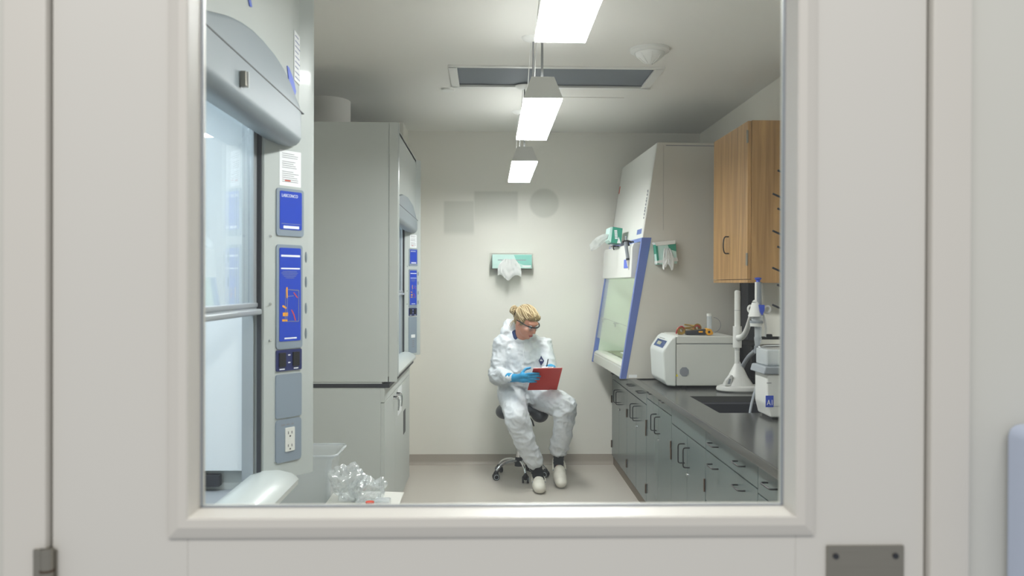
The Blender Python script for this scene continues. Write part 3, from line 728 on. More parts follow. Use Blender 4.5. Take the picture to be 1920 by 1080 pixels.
unit('grey metal base cabinet with a plain front panel, under the sink', 3.856, 4.58, .715, 'sink')
unit('grey metal cabinet of wide drawers just in front of the sink cabinet', 3.10, 3.856, .715, 'drawers')
unit('grey metal cabinet of wide drawers nearest the door, cut by the window edge', 2.36, 3.10, .70, 'drawers')

# ------------------------------------------------------------------ biosafety cabinet
OX, OY, OZ = 1.3, 5.48, .855
bs = thing('biosafety_cabinet', 'large white safety cabinet with blue edge strips standing at the far end of the worktop', 'safety cabinet', (OX, OY, OZ), rotz=R(1.75))
def LB(f):   # local builder: shift world numbers to local
    bb = B(); f(bb); bmesh.ops.translate(bb.bm, verts=bb.bm.verts[:], vec=(-OX, -OY, -OZ)); return bb
xp = lambda z: .877 + (z - .861) * .1526
ya, yb_ = OY, OY + 1.235
XB = 1.68
def bo(name, f, m, smooth=False, par=None): return obj(name, LB(f), m, par or bs, smooth, local=True)
side = [(xp(.861), .861), (xp(2.434), 2.434), (XB, 2.434), (XB, .861)]
bo('side_panel', lambda b: b.prism(side, 'y', ya, ya + .03, .003), 'bsc_side', True)
bo('side_panel', lambda b: b.prism(side, 'y', yb_ - .03, yb_, .003), 'bsc_side', True)
bo('side_seam', lambda b: b.box(xp(2.41) + .06, XB - .01, ya - .0012, ya + .001, 2.412, 2.417).box(xp(2.2) + .075, xp(2.2) + .0765, ya - .0008, ya + .001, 1.85, 2.412), 'text_grey')
bo('upper_fascia', lambda b: b.prism([(xp(1.80), 1.80), (xp(2.434), 2.434), (xp(2.434) + .03, 2.434), (xp(1.80) + .03, 1.80)], 'y', ya + .002, yb_ - .002, .003), 'bsc_white', True)
bo('top_panel', lambda b: b.box(xp(2.434) + .02, XB, ya + .03, yb_ - .03, 2.405, 2.43), 'bsc_side')
bo('back_panel', lambda b: b.box(XB - .03, XB, ya + .03, yb_ - .03, .87, 2.41), 'bsc_side')
bo('blue_rail', lambda b: b.prism([(xp(1.775) - .006, 1.775), (xp(1.80) - .006, 1.80), (xp(1.8) + .02, 1.80), (xp(1.775) + .02, 1.775)], 'y', ya, yb_), 'bsc_blue')
lf = bo('lower_fascia', lambda b: b.prism([(xp(1.53) - .028, 1.535), (xp(1.77) - .055, 1.74), (xp(1.77) - .045, 1.765), (xp(1.77) + .02, 1.775), (xp(1.53) + .02, 1.53)], 'y', ya + .05, yb_ - .05, .004), 'bsc_white', True)
bo('edge_strip', lambda b: b.prism([(xp(.861) - .004, .861), (xp(1.80) - .004, 1.80), (xp(1.80) + .058, 1.80), (xp(.861) + .036, .861)], 'y', ya - .003, ya + .034, .001), 'bsc_blue', True)
bo('edge_strip', lambda b: b.prism([(xp(.861) - .004, .861), (xp(1.80) - .004, 1.80), (xp(1.80) + .058, 1.80), (xp(.861) + .036, .861)], 'y', yb_ - .034, yb_ + .003, .001), 'bsc_blue', True)
bo('sash_glass', lambda b: b.prism([(xp(1.06), 1.06), (xp(1.54), 1.54), (xp(1.54) + .005, 1.54), (xp(1.06) + .005, 1.06)], 'y', ya + .034, yb_ - .034), 'glass_bsc')
bo('front_sill', lambda b: b.prism([(xp(.866) + .002, .866), (xp(.945), .942), (xp(.945) + .02, .955), (xp(.945) + .10, .945), (xp(.945) + .10, .866)], 'y', ya + .034, yb_ - .034, .003), 'bsc_sill', True)
def gr(b):
    for i in range(58):
        yy = ya + .05 + i * .0196; b.box(1.0, 1.12, yy, yy + .010, .945, .950)
o = bo('intake_grille', gr, 'bsc_grille'); o['kind'] = 'stuff'
bo('base_pan', lambda b: b.box(xp(.862) + .01, XB - .03, ya + .03, yb_ - .03, .861, .93), 'bsc_white')
bo('work_surface', lambda b: b.box(1.12, 1.60, ya + .03, yb_ - .03, .93, .945), 'bsc_grille')
bo('inner_back', lambda b: b.prism([(1.52, .945), (1.46, 1.62), (1.66, 1.62), (1.66, .945)], 'y', ya + .032, yb_ - .032), 'bsc_inner')
bo('inner_side', lambda b: b.prism([(xp(.95) + .03, .95), (xp(1.58) + .03, 1.58), (1.5, 1.58), (1.54, .95)], 'y', yb_ - .036, yb_ - .0305), 'bsc_inner')
bo('inner_side', lambda b: b.prism([(xp(.95) + .03, .95), (xp(1.58) + .03, 1.58), (1.5, 1.58), (1.54, .95)], 'y', ya + .0305, ya + .036), 'bsc_inner')
bo('inner_roof', lambda b: b.box(xp(1.6) + .02, 1.62, ya + .03, yb_ - .03, 1.60, 1.62), 'bsc_inner')
bo('lamp_tube', lambda b: b.cyl((1.12, ya + .1, 1.585), (1.12, yb_ - .1, 1.585), .012, n=12), 'bsc_lamp', True)
for vx_, vz_ in ((.955, 1.21), (1.055, 1.175)):
    bo('service_valve', lambda b: b.cyl((vx_, yb_ - .036, vz_), (vx_, yb_ - .085, vz_), .007, n=12).box(vx_ - .02, vx_ + .02, yb_ - .095, yb_ - .083, vz_ - .006, vz_ + .006, .002).cyl((vx_, yb_ - .06, vz_), (vx_, yb_ - .06, vz_ - .03), .006, n=10), 'pw_grey')
bo('panel_joint', lambda b: b.prism([(.95, 1.222), (1.20, 1.135), (1.20, 1.131), (.95, 1.218)], 'y', yb_ - .0375, yb_ - .036), 'text_grey')
bo('maker_label', lambda b: b.box(.93, .985, ya - .0018, ya, .868, .888), 'paper')
bo('foot', lambda b: b.cyl((1.05, ya + .1, .855), (1.05, ya + .1, .862), .02, n=16), 'rubber')
bo('foot', lambda b: b.cyl((1.6, ya + .1, .855), (1.6, ya + .1, .862), .02, n=16), 'rubber')
bo('foot', lambda b: b.cyl((1.05, yb_ - .1, .855), (1.05, yb_ - .1, .862), .02, n=16), 'rubber')
bo('foot', lambda b: b.cyl((1.6, yb_ - .1, .855), (1.6, yb_ - .1, .862), .02, n=16), 'rubber')
rtv = Vector((0, 1, 0)); upv = Vector((.1526, 0, 1)).normalized()
# reddish printing up the near edge of the fascia
def vt(b):
    for k in range(9):
        z = 1.93 + k * .022; b.box(xp(z) - .0012, xp(z) + .002, ya + .055, ya + .075, z, z + .012 + (k % 3) * .003)
bo('vertical_lettering', vt, 'text_grey')
bo('blue_sticker', lambda b: b.prism([(xp(1.83) - .001, 1.83), (xp(1.865) - .001, 1.865), (xp(1.865) + .002, 1.865), (xp(1.83) + .002, 1.83)], 'y', ya + .07, ya + .22), 'bsc_blue')
bo('orange_sticker', lambda b: b.prism([(xp(2.22) - .001, 2.22), (xp(2.28) - .001, 2.28), (xp(2.28) + .002, 2.28), (xp(2.22) + .002, 2.22)], 'y', yb_ - .06, yb_ - .03), 'red_print')
bo('info_label', lambda b: b.prism([(xp(1.61) - .040, 1.60), (xp(1.66) - .046, 1.66), (xp(1.66) - .03, 1.66), (xp(1.6) - .03, 1.60)], 'y', ya + .16, ya + .30), 'tape_blue')
# things on / at the cabinet (world coordinates)
sh_ = thing('notepad', 'white sheet lying inside the safety cabinet on its work surface', 'paper', (1.09, 6.33, .951))
obj('page', B().box(1.03, 1.15, 6.2, 6.46, .951, .953).box(1.035, 1.152, 6.204, 6.462, .953, .956), 'paper', sh_, smooth=False)
g2 = thing('glove_box', 'green and white glove box on the near side panel of the safety cabinet', 'glove box', (1.17, 5.46, 1.61), 'glove dispensers')
K = lambda px, py: (( px - 917) / 287.0, H + (532 - py) / 287.0)
def pz(px, py): return K(px, py)
YP = 5.466
obj('carton', B().prism([pz(1229, 455), pz(1268, 453), pz(1271, 493), pz(1233, 495)], 'y', YP - .075, YP, .002), 'mint_box', g2)
obj('green_edge', B().prism([pz(1229, 456), pz(1233, 456), pz(1237, 494), pz(1233, 494)], 'y', YP - .078, YP - .002), 'green_box', g2, smooth=False)
obj('green_swash', B().prism([pz(1252, 456), pz(1268, 454), pz(1269, 470), pz(1256, 466)], 'y', YP - .0765, YP - .0752), 'green_box', g2, smooth=False)
obj('holder_rail', B().prism([pz(1226, 453), pz(1267, 449), pz(1267, 456), pz(1231, 460)], 'y', YP - .082, YP, .001), 'pw_white', g2)
obj('holder_rail', B().prism([pz(1232, 488), pz(1270, 481), pz(1273, 488), pz(1232, 493)], 'y', YP - .082, YP, .001), 'pw_white', g2)
c_ = pz(1252, 464); glove_tissue('gloves', g2, (c_[0], YP - .079, c_[1]), .075, .125, .035, seed=5)
g3 = thing('glove_box', 'dark green glove box on the fascia of the safety cabinet, white glove trailing', 'glove box', (1.0, 6.0, 1.82), 'glove dispensers')
yb3 = 5.98; s3 = F / yb3
q3 = lambda px, py: ((px - 917) / s3, H + (532 - py) / s3)
obj('carton', B().prism([q3(1149.5, 424), q3(1168, 427), q3(1165.5, 456), q3(1146, 454)], 'y', yb3, yb3 + .22, .002), 'green_box', g3)
obj('white_edge', B().prism([q3(1145, 425), q3(1149.4, 424), q3(1146, 454), q3(1141.5, 449)], 'y', yb3 + .002, yb3 + .22), 'mint_box', g3, smooth=False)
obj('triangle_mark', B().prism([q3(1160.5, 443), q3(1165, 455.5), q3(1157.5, 455)], 'y', yb3 - .001, yb3 + .001), 'paper', g3, smooth=False)
M_ = frame3((-.08, 0, 1), (-1, 0, -.08))
bb = B()
for k in range(6): cx_, cz_ = q3(1153.5 - .25 * k, 447 - 2.9 * k); bb.box(cx_, cx_ + .020, yb3 - .0012, yb3 + .0005, cz_, cz_ + .0075)
o = obj('printed_lettering', bb, 'paper', g3, smooth=False); o['kind'] = 'stuff'
gsheet = []
for i in range(14):
    row = []
    for j in range(7):
        u = i / 13; v = j / 6 - .5
        px = 1145 - 36 * u; py = 440 + 24 * u ** 1.3; w_ = (5 + 12 * math.sin(u * 2.6)) * v
        a_ = q3(px + w_ * .45, py + w_); row.append((a_[0], yb3 + .06 + .02 * noise.noise(Vector((u * 4, v * 3, 2))) + .05 * v, a_[1] + .006 * noise.noise(Vector((u * 7, v * 5, 0)))))
    gsheet.append(row)
obj('trailing_glove', B().sheet(gsheet, .0012), 'tissue', g3)
obj('bracket', B().prism([q3(1146, 456), q3(1176, 452), q3(1180, 462), q3(1150, 462)], 'y', yb3, yb3 + .22, .001), 'acrylic', g3)
# pipette on its hook
pp = thing('pipette', 'grey pipette hanging from a black hook on the safety cabinet', 'pipette', (.93, 5.62, 1.6), 'pipettes and hooks on the cabinet')
yp = 5.60; sp_ = F / yp; q4 = lambda px, py: ((px - 917) / sp_, yp, H + (532 - py) / sp_)
obj('barrel', B().cyl(q4(1173.5, 452), q4(1178, 485), .0135, .011, 16), 'pw_grey', pp)
obj('cone', B().cyl(q4(1178.2, 486), q4(1179.2, 498), .012, .008, 16).cyl(q4(1179.2, 498), q4(1179.6, 505), .005, .002, 12), 'bsc_side', pp)
obj('plunger', B().cyl(q4(1174, 452), q4(1174, 443), .005, n=12).cyl(q4(1174, 444), q4(1174, 441.5), .008, n=14), 'alu', pp)
obj('collar', B().cyl(q4(1177.6, 483), q4(1178.1, 487), .0125, n=16), 'dark', pp)
hk = obj('pipette_hook', B().tube([q4(1168, 453), q4(1174, 450.5), q4(1180, 451), q4(1185, 454)], .007, 8, 1).cyl(q4(1178, 452), q4(1180, 460), .007, n=10).cyl(q4(1176, 452), (q4(1176, 452)[0] + .05, yp + .03, q4(1176, 452)[2]), .006, n=8), 'black'); tag(hk, 'black hook that carries the grey pipette', 'hook')
yq = 6.15; sq = F / yq; q5 = lambda px, py: ((px - 917) / sq, yq, H + (532 - py) / sq)
hk = obj('pipette_hook', B().tube([q5(1146, 462), q5(1150, 460.5), q5(1155, 461)], .006, 8, 1).cyl(q5(1149, 461), q5(1152, 468), .006, .004, 10).cyl(q5(1152, 461), (q5(1156, 461)[0] + .02, yq + .02, q5(1152, 461)[2]), .005, n=8), 'black'); tag(hk, 'empty black hook below the dark green glove box', 'hook')

# ------------------------------------------------------------------ oak cupboard, drying rack
oc = thing('wall_cupboard', 'oak wall cupboard with a black wire pull above the worktop', 'cupboard', (1.6, 4.89, 1.5))
obj('carcass', B().box(1.452, XR, 4.54, 5.24, 1.50, 2.40, .0015), 'oak', oc)
obj('bottom_rail', B().box(1.432, 1.452, 4.54, 5.24, 1.50, 1.517, .001), 'oak', oc)
dr = obj('door', B().box(1.430, 1.4505, 4.546, 5.235, 1.520, 2.397, .0015), 'oak', oc)
obj('pull', B().tube([(1.43, 4.90, 1.775), (1.397, 4.90, 1.775), (1.397, 4.90, 1.675), (1.43, 4.90, 1.675)], .004, 8, 2), 'black', dr)
for zh in (2.31, 1.63): obj('hinge', B().cyl((1.4275, 4.546, zh - .035), (1.4275, 4.546, zh + .035), .006, n=12), 'steel', dr)
ra = thing('drying_rack', 'peg drying rack with slanted dark pegs on the right wall by the window edge', 'drying rack', (1.73, 4.1, 1.4))
obj('board', B().box(1.722, XR, 3.55, 4.40, 1.28, 2.12, .003), 'pw_white', ra)
for k in range(4):
    yy = (4.34, 4.215, 4.02, 3.86)[k]; off = -.021 if k % 2 == 0 else .085
    for j in range(4):
        z = 1.305 + off + j * .196
        obj('peg', B().cyl((1.725, yy, z), (1.500 - (.0 if k % 2 == 0 else .018), yy, z + .10), .006, .0052, 10), 'dark', ra)

# dark service box on the right wall
o = obj('service_column', B().box(1.665, XR, 5.27, 5.42, .956, 1.50, .004), 'dark'); tag(o, 'dark grey vertical service box under the oak cupboard', 'service box')

# ------------------------------------------------------------------ centrifuge
cf = thing('centrifuge', 'white benchtop centrifuge with a small blue screen on the worktop', 'centrifuge', (1.35, 5.2, .855))
y0, y1 = 5.0, 5.40
obj('body', B().box(1.142, 1.51, y0 + .002, y1 - .002, .872, 1.125, .005), 'machine', cf)
obj('lid', B().prism([(1.142, 1.1265), (1.16, 1.1285), (1.51, 1.1285), (1.51, 1.172), (1.15, 1.176), (1.142, 1.170)], 'y', y0, y1, .006, 3), 'machine', cf)
prf = [(1.14, .868), (1.085, .872), (1.068, .90), (1.058, 1.075), (1.066, 1.095), (1.108, 1.158), (1.14, 1.176)]
fr_ = obj('front_module', B().prism(prf, 'y', y0 - .004, y1 + .002, .010, 3), 'machine_front', cf)
d_ = Vector((1.108 - 1.066, 0, 1.158 - 1.095)).normalized(); n_ = Vector((-d_.z, 0, d_.x)); c0 = Vector((1.066, 0, 1.095)) + n_ * .0012
def onp(y, s): return c0 + d_ * s + Vector((0, y, 0))
scr = B(); scr.sheet([[onp(y0 + .05, .003), onp(y1 - .07, .003)], [onp(y0 + .05, .054), onp(y1 - .07, .054)]], .001); scr = obj('control_screen', scr, 'screen', fr_, smooth=False)
lb = B(); lb.sheet([[onp(y0 + .14, .062), onp(y1 - .10, .062)], [onp(y0 + .14, .066), onp(y1 - .10, .066)]]); obj('small_print', lb, 'text_grey', fr_, smooth=False)
lb = B(); lb.sheet([[onp(y0 + .16, .018) + n_ * .001, onp(y0 + .27, .018) + n_ * .001], [onp(y0 + .16, .040) + n_ * .001, onp(y0 + .27, .040) + n_ * .001]]); obj('display_window', lb, 'bsc_grille', scr, smooth=False)
vx, vz = (1286 - 917) * 5.0 / F, H - (697 - 532) * 5.0 / F
pts = [(vx + .030 * math.cos(R(22.5 + 45 * k)), vz + .030 * math.sin(R(22.5 + 45 * k))) for k in range(8)]
vn = obj('vent', B().prism(pts, 'y', y0 - .001, y0 + .004), 'pw_grey', cf, smooth=False)
vb = B()
for k in range(8): hh = .026 - abs(k - 3.5) * .0028; vb.box(vx - hh, vx + hh, y0 - .0018, y0 - .0006, vz - .0245 + k * .0066, vz - .0245 + k * .0066 + .003)
obj('vent_slats', vb, 'text_grey', vn, smooth=False)
sx_, sz_ = (1272 - 917) * 5.0 / F, H - (704 - 532) * 5.0 / F
obj('warning_sticker', B().prism([(sx_ - .009, sz_ - .006), (sx_ + .009, sz_ - .006), (sx_, sz_ + .010)], 'y', y0 + .0005, y0 + .0018), 'warn', cf, smooth=False)
obj('lid_gap', B().box(1.15, 1.505, y0 + .006, y1 - .006, 1.124, 1.136), 'text_grey', cf, smooth=False)
for (fx, fy) in ((1.2, 5.05), (1.47, 5.05), (1.2, 5.35), (1.47, 5.35)): obj('foot', B().cyl((fx, fy, .855), (fx, fy, .873), .016, n=16), 'rubber', cf)
# things on the centrifuge
ZT = 1.175
s5 = F / 5.12; k5 = lambda px: (px - 917) / s5
ir = thing('infrared_thermometer', 'black and orange handheld meter lying on the centrifuge lid', 'meter', (k5(1310), 5.10, ZT))
obj('grip', B().prism([(k5(1287), ZT + .002), (k5(1287), ZT + .026), (k5(1305), ZT + .030), (k5(1324), ZT + .038), (k5(1324), ZT + .002)], 'y', 5.085, 5.13, .004, 3), 'dark', ir)
obj('head', B().cyl((k5(1329), 5.075, ZT + .021), (k5(1329), 5.14, ZT + .021), .0205, n=28).cyl((k5(1334), 5.085, ZT + .014), (k5(1334), 5.13, ZT + .014), .012, n=16), 'yellow', ir)
obj('lens', B().cyl((k5(1329), 5.072, ZT + .021), (k5(1329), 5.08, ZT + .021), .0075, n=18), 'black', ir)
obj('button', B().box(k5(1310), k5(1318), 5.082, 5.09, ZT + .016, ZT + .026, .002), 'yellow', ir)
def reel(label, px, w, h_, m1, y, zoff=0):
    t = thing('tape_reel', label, 'reel', (k5(px), y, ZT), 'small reels and meters on the centrifuge')
    obj('disc', B().lathe([(w * .45, -.012), (w, -.014), (w, .014), (w * .45, .012), (w * .45, -.012)], (0, 0, 0), 24), m1, t, local=True)
    t.children[0].matrix_local = Matrix.Translation((0, 0, w + zoff)) @ Matrix.Rotation(R(78), 4, 'X') @ Matrix.Rotation(R(12), 4, 'Y')
    obj('coloured_loop', B().tube([(k5(px) - w * 1.25, y - .012, ZT + .006), (k5(px) - w * 1.1, y - .012, ZT + w * 1.3), (k5(px), y - .014, ZT + w * 2.25), (k5(px) + w * .7, y - .012, ZT + w * 1.5)], .004, 8, 2), 'crimson', t)
    return t
reel('mustard roll with a red wire loop at the left end of the centrifuge lid', 1280, .026, 0, 'mustard', 5.13)
reel('mustard roll with a red loop behind the orange meter', 1317, .026, 0, 'mustard', 5.22, .012)
o = obj('brass_coil', B().tube([(k5(1299) + .035 * math.cos(a / 4), 5.19 + .03 * math.sin(a / 4), ZT + .006 + a * .0009) for a in range(0, 60)], .005, 8), 'mustard'); tag(o, 'flat yellow-brown coil lying behind the black grip of the meter', 'coil')
tc_ = thing('tube_stand', 'white upright tube with a thin wire loop on the centrifuge', 'tube', (k5(1335), 5.28, ZT))
s6 = F / 5.28; k6 = lambda px: (px - 917) / s6
obj('tube', B().cyl((k6(1333), 5.28, ZT), (k6(1333), 5.28, H - (588 - 532) / s6), .0155, n=24), 'bin_plastic', tc_)
obj('cap', B().cyl((k6(1333), 5.28, H - (592 - 532) / s6), (k6(1333), 5.28, H - (587 - 532) / s6), .0165, n=24), 'pw_white', tc_)
lp_ = [(k6(1341) + .048 * math.sin(R(a)), 5.285, ZT + .054 - .048 * math.cos(R(a))) for a in range(10, 190, 12)]
obj('wire_loop', B().tube(lp_, .0018, 6), 'text_grey', tc_)
obj('clear_cup', B().cyl((k6(1302), 5.30, ZT), (k6(1302), 5.30, ZT + .062), .02, .022, 20), 'acrylic').name = 'clear_cup'
tag(bpy.data.objects['clear_cup'], 'small clear cup behind the yellow-brown coil on the centrifuge', 'cup')

# ------------------------------------------------------------------ water dispenser stand
YW = 4.88; sw = F / YW
kw = lambda px, py=None: ((px - 917) / sw if py is None else Vector(((px - 917) / sw, YW, H - (py - 532) / sw)))
XW = kw(1386.5)
wd = thing('water_dispenser', 'white water dispensing stand with cone base, curved arm and blue-capped gun', 'dispenser', (XW, YW, .855))
obj('base_dish', B().lathe([(0, 0), (.125, 0), (.140, .008), (.143, .018), (.138, .030), (.118, .037), (0, .037)], (XW + .018, YW, .855), 40, 1.0, .62), 'pw_white', wd)
obj('base_ring', B().lathe([(0, 0), (.118, 0), (.118, .001), (0, .001)], (XW + .018, YW, .8548), 40, 1.0, .62), 'dark', wd)
obj('cone', B().lathe([(.092, .034), (.085, .05), (.06, .085), (.035, .135), (.019, .165), (.0145, .175), (0, .175)], (XW + .004, YW, .855), 32, 1, .75), 'pw_white', wd)
obj('keypad', B().prism([(XW - .088, .892), (XW - .052, .892), (XW - .040, .955), (XW - .055, .958), (XW - .082, .925)], 'y', YW - .055, YW - .02, .004), 'pw_white', wd)
obj('keypad_display', B().prism([(XW - .074, .905), (XW - .058, .905), (XW - .052, .935), (XW - .064, .935)], 'y', YW - .0565, YW - .0545), 'pw_grey', wd, smooth=False)
pl_ = obj('pole', B().cyl((XW, YW, 1.02), (XW, YW, 1.235), .0145, n=24).cyl((XW, YW, 1.22), (XW, YW, 1.448), .0175, n=24).cyl((XW, YW, 1.448), (XW, YW, 1.457), .0175, .010, 24), 'pw_white', wd)
obj('pole_ring', B().cyl((XW, YW, 1.100), (XW, YW, 1.1025), .0149, n=24).cyl((XW, YW, 1.335), (XW, YW, 1.3375), .0179, n=24), 'pw_grey', pl_)
obj('collar', B().cyl((XW, YW, 1.115), (XW, YW, 1.242), .0255, n=28), 'pw_white', wd)
ar = [kw(1388, 633), kw(1396, 632), kw(1403, 622), kw(1408, 607), kw(1412, 592), kw(1416, 584)]
ar = [Vector((a.x * (k_ / YW), k_, H + (a.z - H) * (k_ / YW))) for a, k_ in zip(ar, (4.86, 4.83, 4.74, 4.64, 4.54, 4.49))]
obj('arm', B().tube(ar, [.020, .010], 14, 2), 'pw_white', wd)
YG = 4.48
def kg(px, py, dy=0): s_ = F / (YG + dy); return Vector(((px - 917) / s_, YG + dy, H - (py - 532) / s_))
gun = obj('gun_body', B().cyl(kg(1421, 592), kg(1421, 566), .040, .020, 24).cyl(kg(1421, 566), kg(1422, 562), .020, .012, 24), 'pw_white', wd)
obj('gun_handle', B().cyl(kg(1426, 570), kg(1426, 527), .018, .0165, 20), 'pw_grey', wd)
obj('white_spine', B().box(kg(1420, 500).x, kg(1423, 500).x, YG - .014, YG + .01, kg(0, 568).z, kg(0, 527).z, .003), 'pw_white', wd)
obj('cap', B().lathe([(0, 0), (.012, 0), (.010, .010), (.019, .020), (.019, .024), (.008, .028), (0, .028)], kg(1425.5, 528), 20), 'pw_blue', wd)
obj('blue_badge', B().prism([(kg(1424, 0).x, kg(0, 570).z), (kg(1434, 0).x, kg(0, 570).z), (kg(1434, 0).x, kg(0, 580).z), (kg(1430, 0).x, kg(0, 590).z), (kg(1426, 0).x, kg(0, 584).z)], 'y', YG - .040, YG - .012, .003), 'pw_blue', wd)
obj('ring_mount', B().tube([kg(1412 + 5.5 * math.cos(R(a)), 578 + 6.5 * math.sin(R(a)), .03) for a in range(0, 360, 24)], .006, 8, 0, True), 'pw_white', wd)
obj('ring_mount', B().tube([kg(1443 + 6 * math.cos(R(a)), 579 + 6.5 * math.sin(R(a)), .02) for a in range(0, 360, 24)], .006, 8, 0, True), 'pw_white', wd)
obj('filter_collar', B().cyl(kg(1423, 600), kg(1423, 605), .036, n=28), 'pw_grey', wd)
obj('filter_ring', B().cyl(kg(1422, 605), kg(1422, 611), .033, .031, 28), 'pw_white', wd)
obj('filter_cup', B().cyl(kg(1424, 592), kg(1424, 600), .030, n=24).cyl(kg(1426, 611), kg(1426, 632), .020, .018, 24).cyl(kg(1426, 632), kg(1424, 650), .022, .010, 24), 'bin_plastic', wd)
obj('outlet_nozzle', B().cyl(kg(1422, 648), kg(1421, 662), .009, .006, 16), 'pw_grey', wd)
hp = [kg(1435, 588, .02), kg(1439, 600, .02), kg(1441, 616, .02), kg(1440, 634, .02)]
obj('coiled_hose', B().tube(hp, .006, 10, 2), 'pw_white', wd)
obj('thick_hose', B().tube([kg(1392, 702, .45), kg(1398, 684, .40), (kg(1408, 668, .25)), kg(1421, 657, .05)], .0125, 12, 2), 'pw_grey', wd)
obj('thin_hose', B().tube([kg(1436, 650), kg(1434, 680), kg(1427, 715, -.1), kg(1417, 745, -.22), kg(1411, 775, -.34), kg(1410, 800, -.36)], .0072, 10, 2), 'pw_grey', wd)
# faucet
fa = thing('faucet', 'chrome gooseneck faucet behind the sink with black lever', 'faucet', (1.64, 4.5, .855))
YS = 4.5; ss = F / YS; kf = lambda px, py: Vector(((px - 917) / ss, YS, H - (py - 532) / ss))
obj('spout', B().tube([Vector((1.64, YS, .86)), Vector((1.64, YS, 1.14)), Vector((1.62, YS, 1.155)), kf(1440, 648), kf(1431, 649), kf(1428, 655), kf(1428, 700)], .0105, 12, 2), 'chrome', fa)
obj('valve_lever', B().cyl(kf(1430, 633), kf(1480, 633), .0085, n=12).cyl(kf(1441, 630), kf(1452, 630), .013, n=12), 'black', fa)
obj('valve_body', B().cyl(kf(1480, 633), (kf(1480, 633).x, YS, .86), .012, n=16).cyl((1.64, YS, .855), (1.64, YS, .875), .028, n=24), 'chrome', fa)
vb = thing('gas_valve', 'black valve body behind the dispensing gun', 'valve', (1.60, 5.14, 1.1))
obj('body', B().cyl((1.545, 5.12, 1.12), (1.66, 5.12, 1.12), .03, .024, 20).cyl((1.60, 5.12, 1.12), (1.60, 5.12, .90), .04, .035, 20).cyl((1.60, 5.12, .90), (1.6, 5.12, .855), .02, n=16), 'black', vb)
obj('knob', B().cyl((1.53, 5.12, 1.12), (1.545, 5.12, 1.12), .016, n=16), 'chrome', vb)
# white box instrument near the window edge
wb = thing('water_purifier', 'small white appliance with grey lid and blue badge beside the sink, at the window edge', 'appliance', (1.43, 3.95, .855), rotz=R(0))
xa, xc2, za = 1.305, 1.55, .875
obj('body', B().prism([(xa + .016, .866), (xc2, .866), (xc2, 1.07), (xa, 1.07), (xa, .93)], 'y', 3.84, 4.02, .008, 3), 'pw_white', wb)
obj('lid', B().prism([(xa - .022, 1.07), (xc2, 1.07), (xc2, 1.105), (xa - .012, 1.105)], 'y', 3.825, 4.03, .006, 3), 'pw_grey', wb)
obj('base_foot', B().box(xa + .03, xc2 - .01, 3.86, 4.0, .855, .867), 'dark', wb)
sq_ = F / 3.84
bd = obj('blue_badge', B().box((1441 - 917) / sq_, (1456 - 917) / sq_, 3.8375, 3.841, H - (764 - 532) / sq_, H - (742 - 532) / sq_, .001), 'pw_blue', wb)
text('badge_lettering', 'A1', .036, 'paper', bd, ((1443 - 917) / sq_, 3.837, H - (760 - 532) / sq_), frame3((1, 0, 0), (0, 0, 1)), .0003, sx=.75)
obj('small_print', B().box((1443 - 917) / sq_, (1452 - 917) / sq_, 3.8385, 3.8405, H - (719 - 532) / sq_, H - (717.5 - 532) / sq_), 'text_grey', wb, smooth=False)
obj('seam', B().box(xa + .004, xc2, 3.8392, 3.8405, .918, .920), 'pw_grey', wb, smooth=False)
obj('clear_tank', B().box(xa - .0, xc2 - .01, 3.85, 4.01, 1.105, 1.185, .010, 3), 'bin_plastic', wb)

# ------------------------------------------------------------------ stool
SX, SY = .235, 6.37
st = thing('saddle_stool', 'saddle stool with dark grey seat and chrome five-star base under the woman', 'stool', (SX, SY, 0))
def saddle(co_, nn): return co_
b = B()
b.ell((SX + .02, SY - .02, .535), (.195, .17, .045)); b.ell((SX - .11, SY - .05, .51), (.075, .13, .055)); b.ell((SX + .155, SY - .06, .495), (.07, .12, .065)); b.ell((SX + .02, SY + .10, .56), (.15, .07, .05)); b.ell((SX + .03, SY - .13, .53), (.06, .07, .05))
obj('seat', remesh(b, .012, 8), 'seat_vinyl', st)
obj('column', B().cyl((SX, SY, .10), (SX, SY, .32), .025, n=24).cyl((SX, SY, .30), (SX, SY, .50), .014, n=20), 'chrome', st)
obj('mechanism', B().box(SX - .06, SX + .06, SY - .07, SY + .07, .475, .50, .005), 'black', st)
obj('lever', B().tube([(SX + .05, SY - .05, .48), (SX + .09, SY - .15, .47), (SX + .105, SY - .17, .42)], .006, 8, 1), 'black', st)
obj('hub', B().cyl((SX, SY, .085), (SX, SY, .155), .034, .028, 24), 'dark', st)
for k in range(5):
    a = R(-78 + 72 * k); dx, dy = math.cos(a), math.sin(a); rr_ = .205
    lg = obj('leg', B().tube([(SX + dx * .02, SY + dy * .02, .125), (SX + dx * .09, SY + dy * .09, .128), (SX + dx * .165, SY + dy * .165, .108), (SX + dx * rr_, SY + dy * rr_, .066)], [.014, .009], 12, 2), 'chrome', st)
    ex, ey = SX + dx * rr_, SY + dy * rr_
    a2 = a + R(70); wx, wy = math.cos(a2), math.sin(a2)
    cc = B().ell((ex, ey, .045), (.020, .020, .026)); cc.cyl((ex, ey, .05), (ex, ey, .075), .008, n=10)
    for s_ in (-1, 1): cc.cyl((ex + wx * .012 * s_, ey + wy * .012 * s_, .0255), (ex + wx * .024 * s_, ey + wy * .024 * s_, .0255), .0255, n=20)
    obj('caster', cc, 'black', lg)
    tr_ = B()
    for s_ in (-1, 1): tr_.tube([(ex + wx * .0245 * s_ + (-wy) * .018 * math.cos(R(q)), ey + wy * .0245 * s_ + wx * .018 * math.cos(R(q)), .0255 + .018 * math.sin(R(q))) for q in range(0, 360, 30)], .003, 6, 0, True)
    obj('caster_ring', tr_, 'alu', lg)

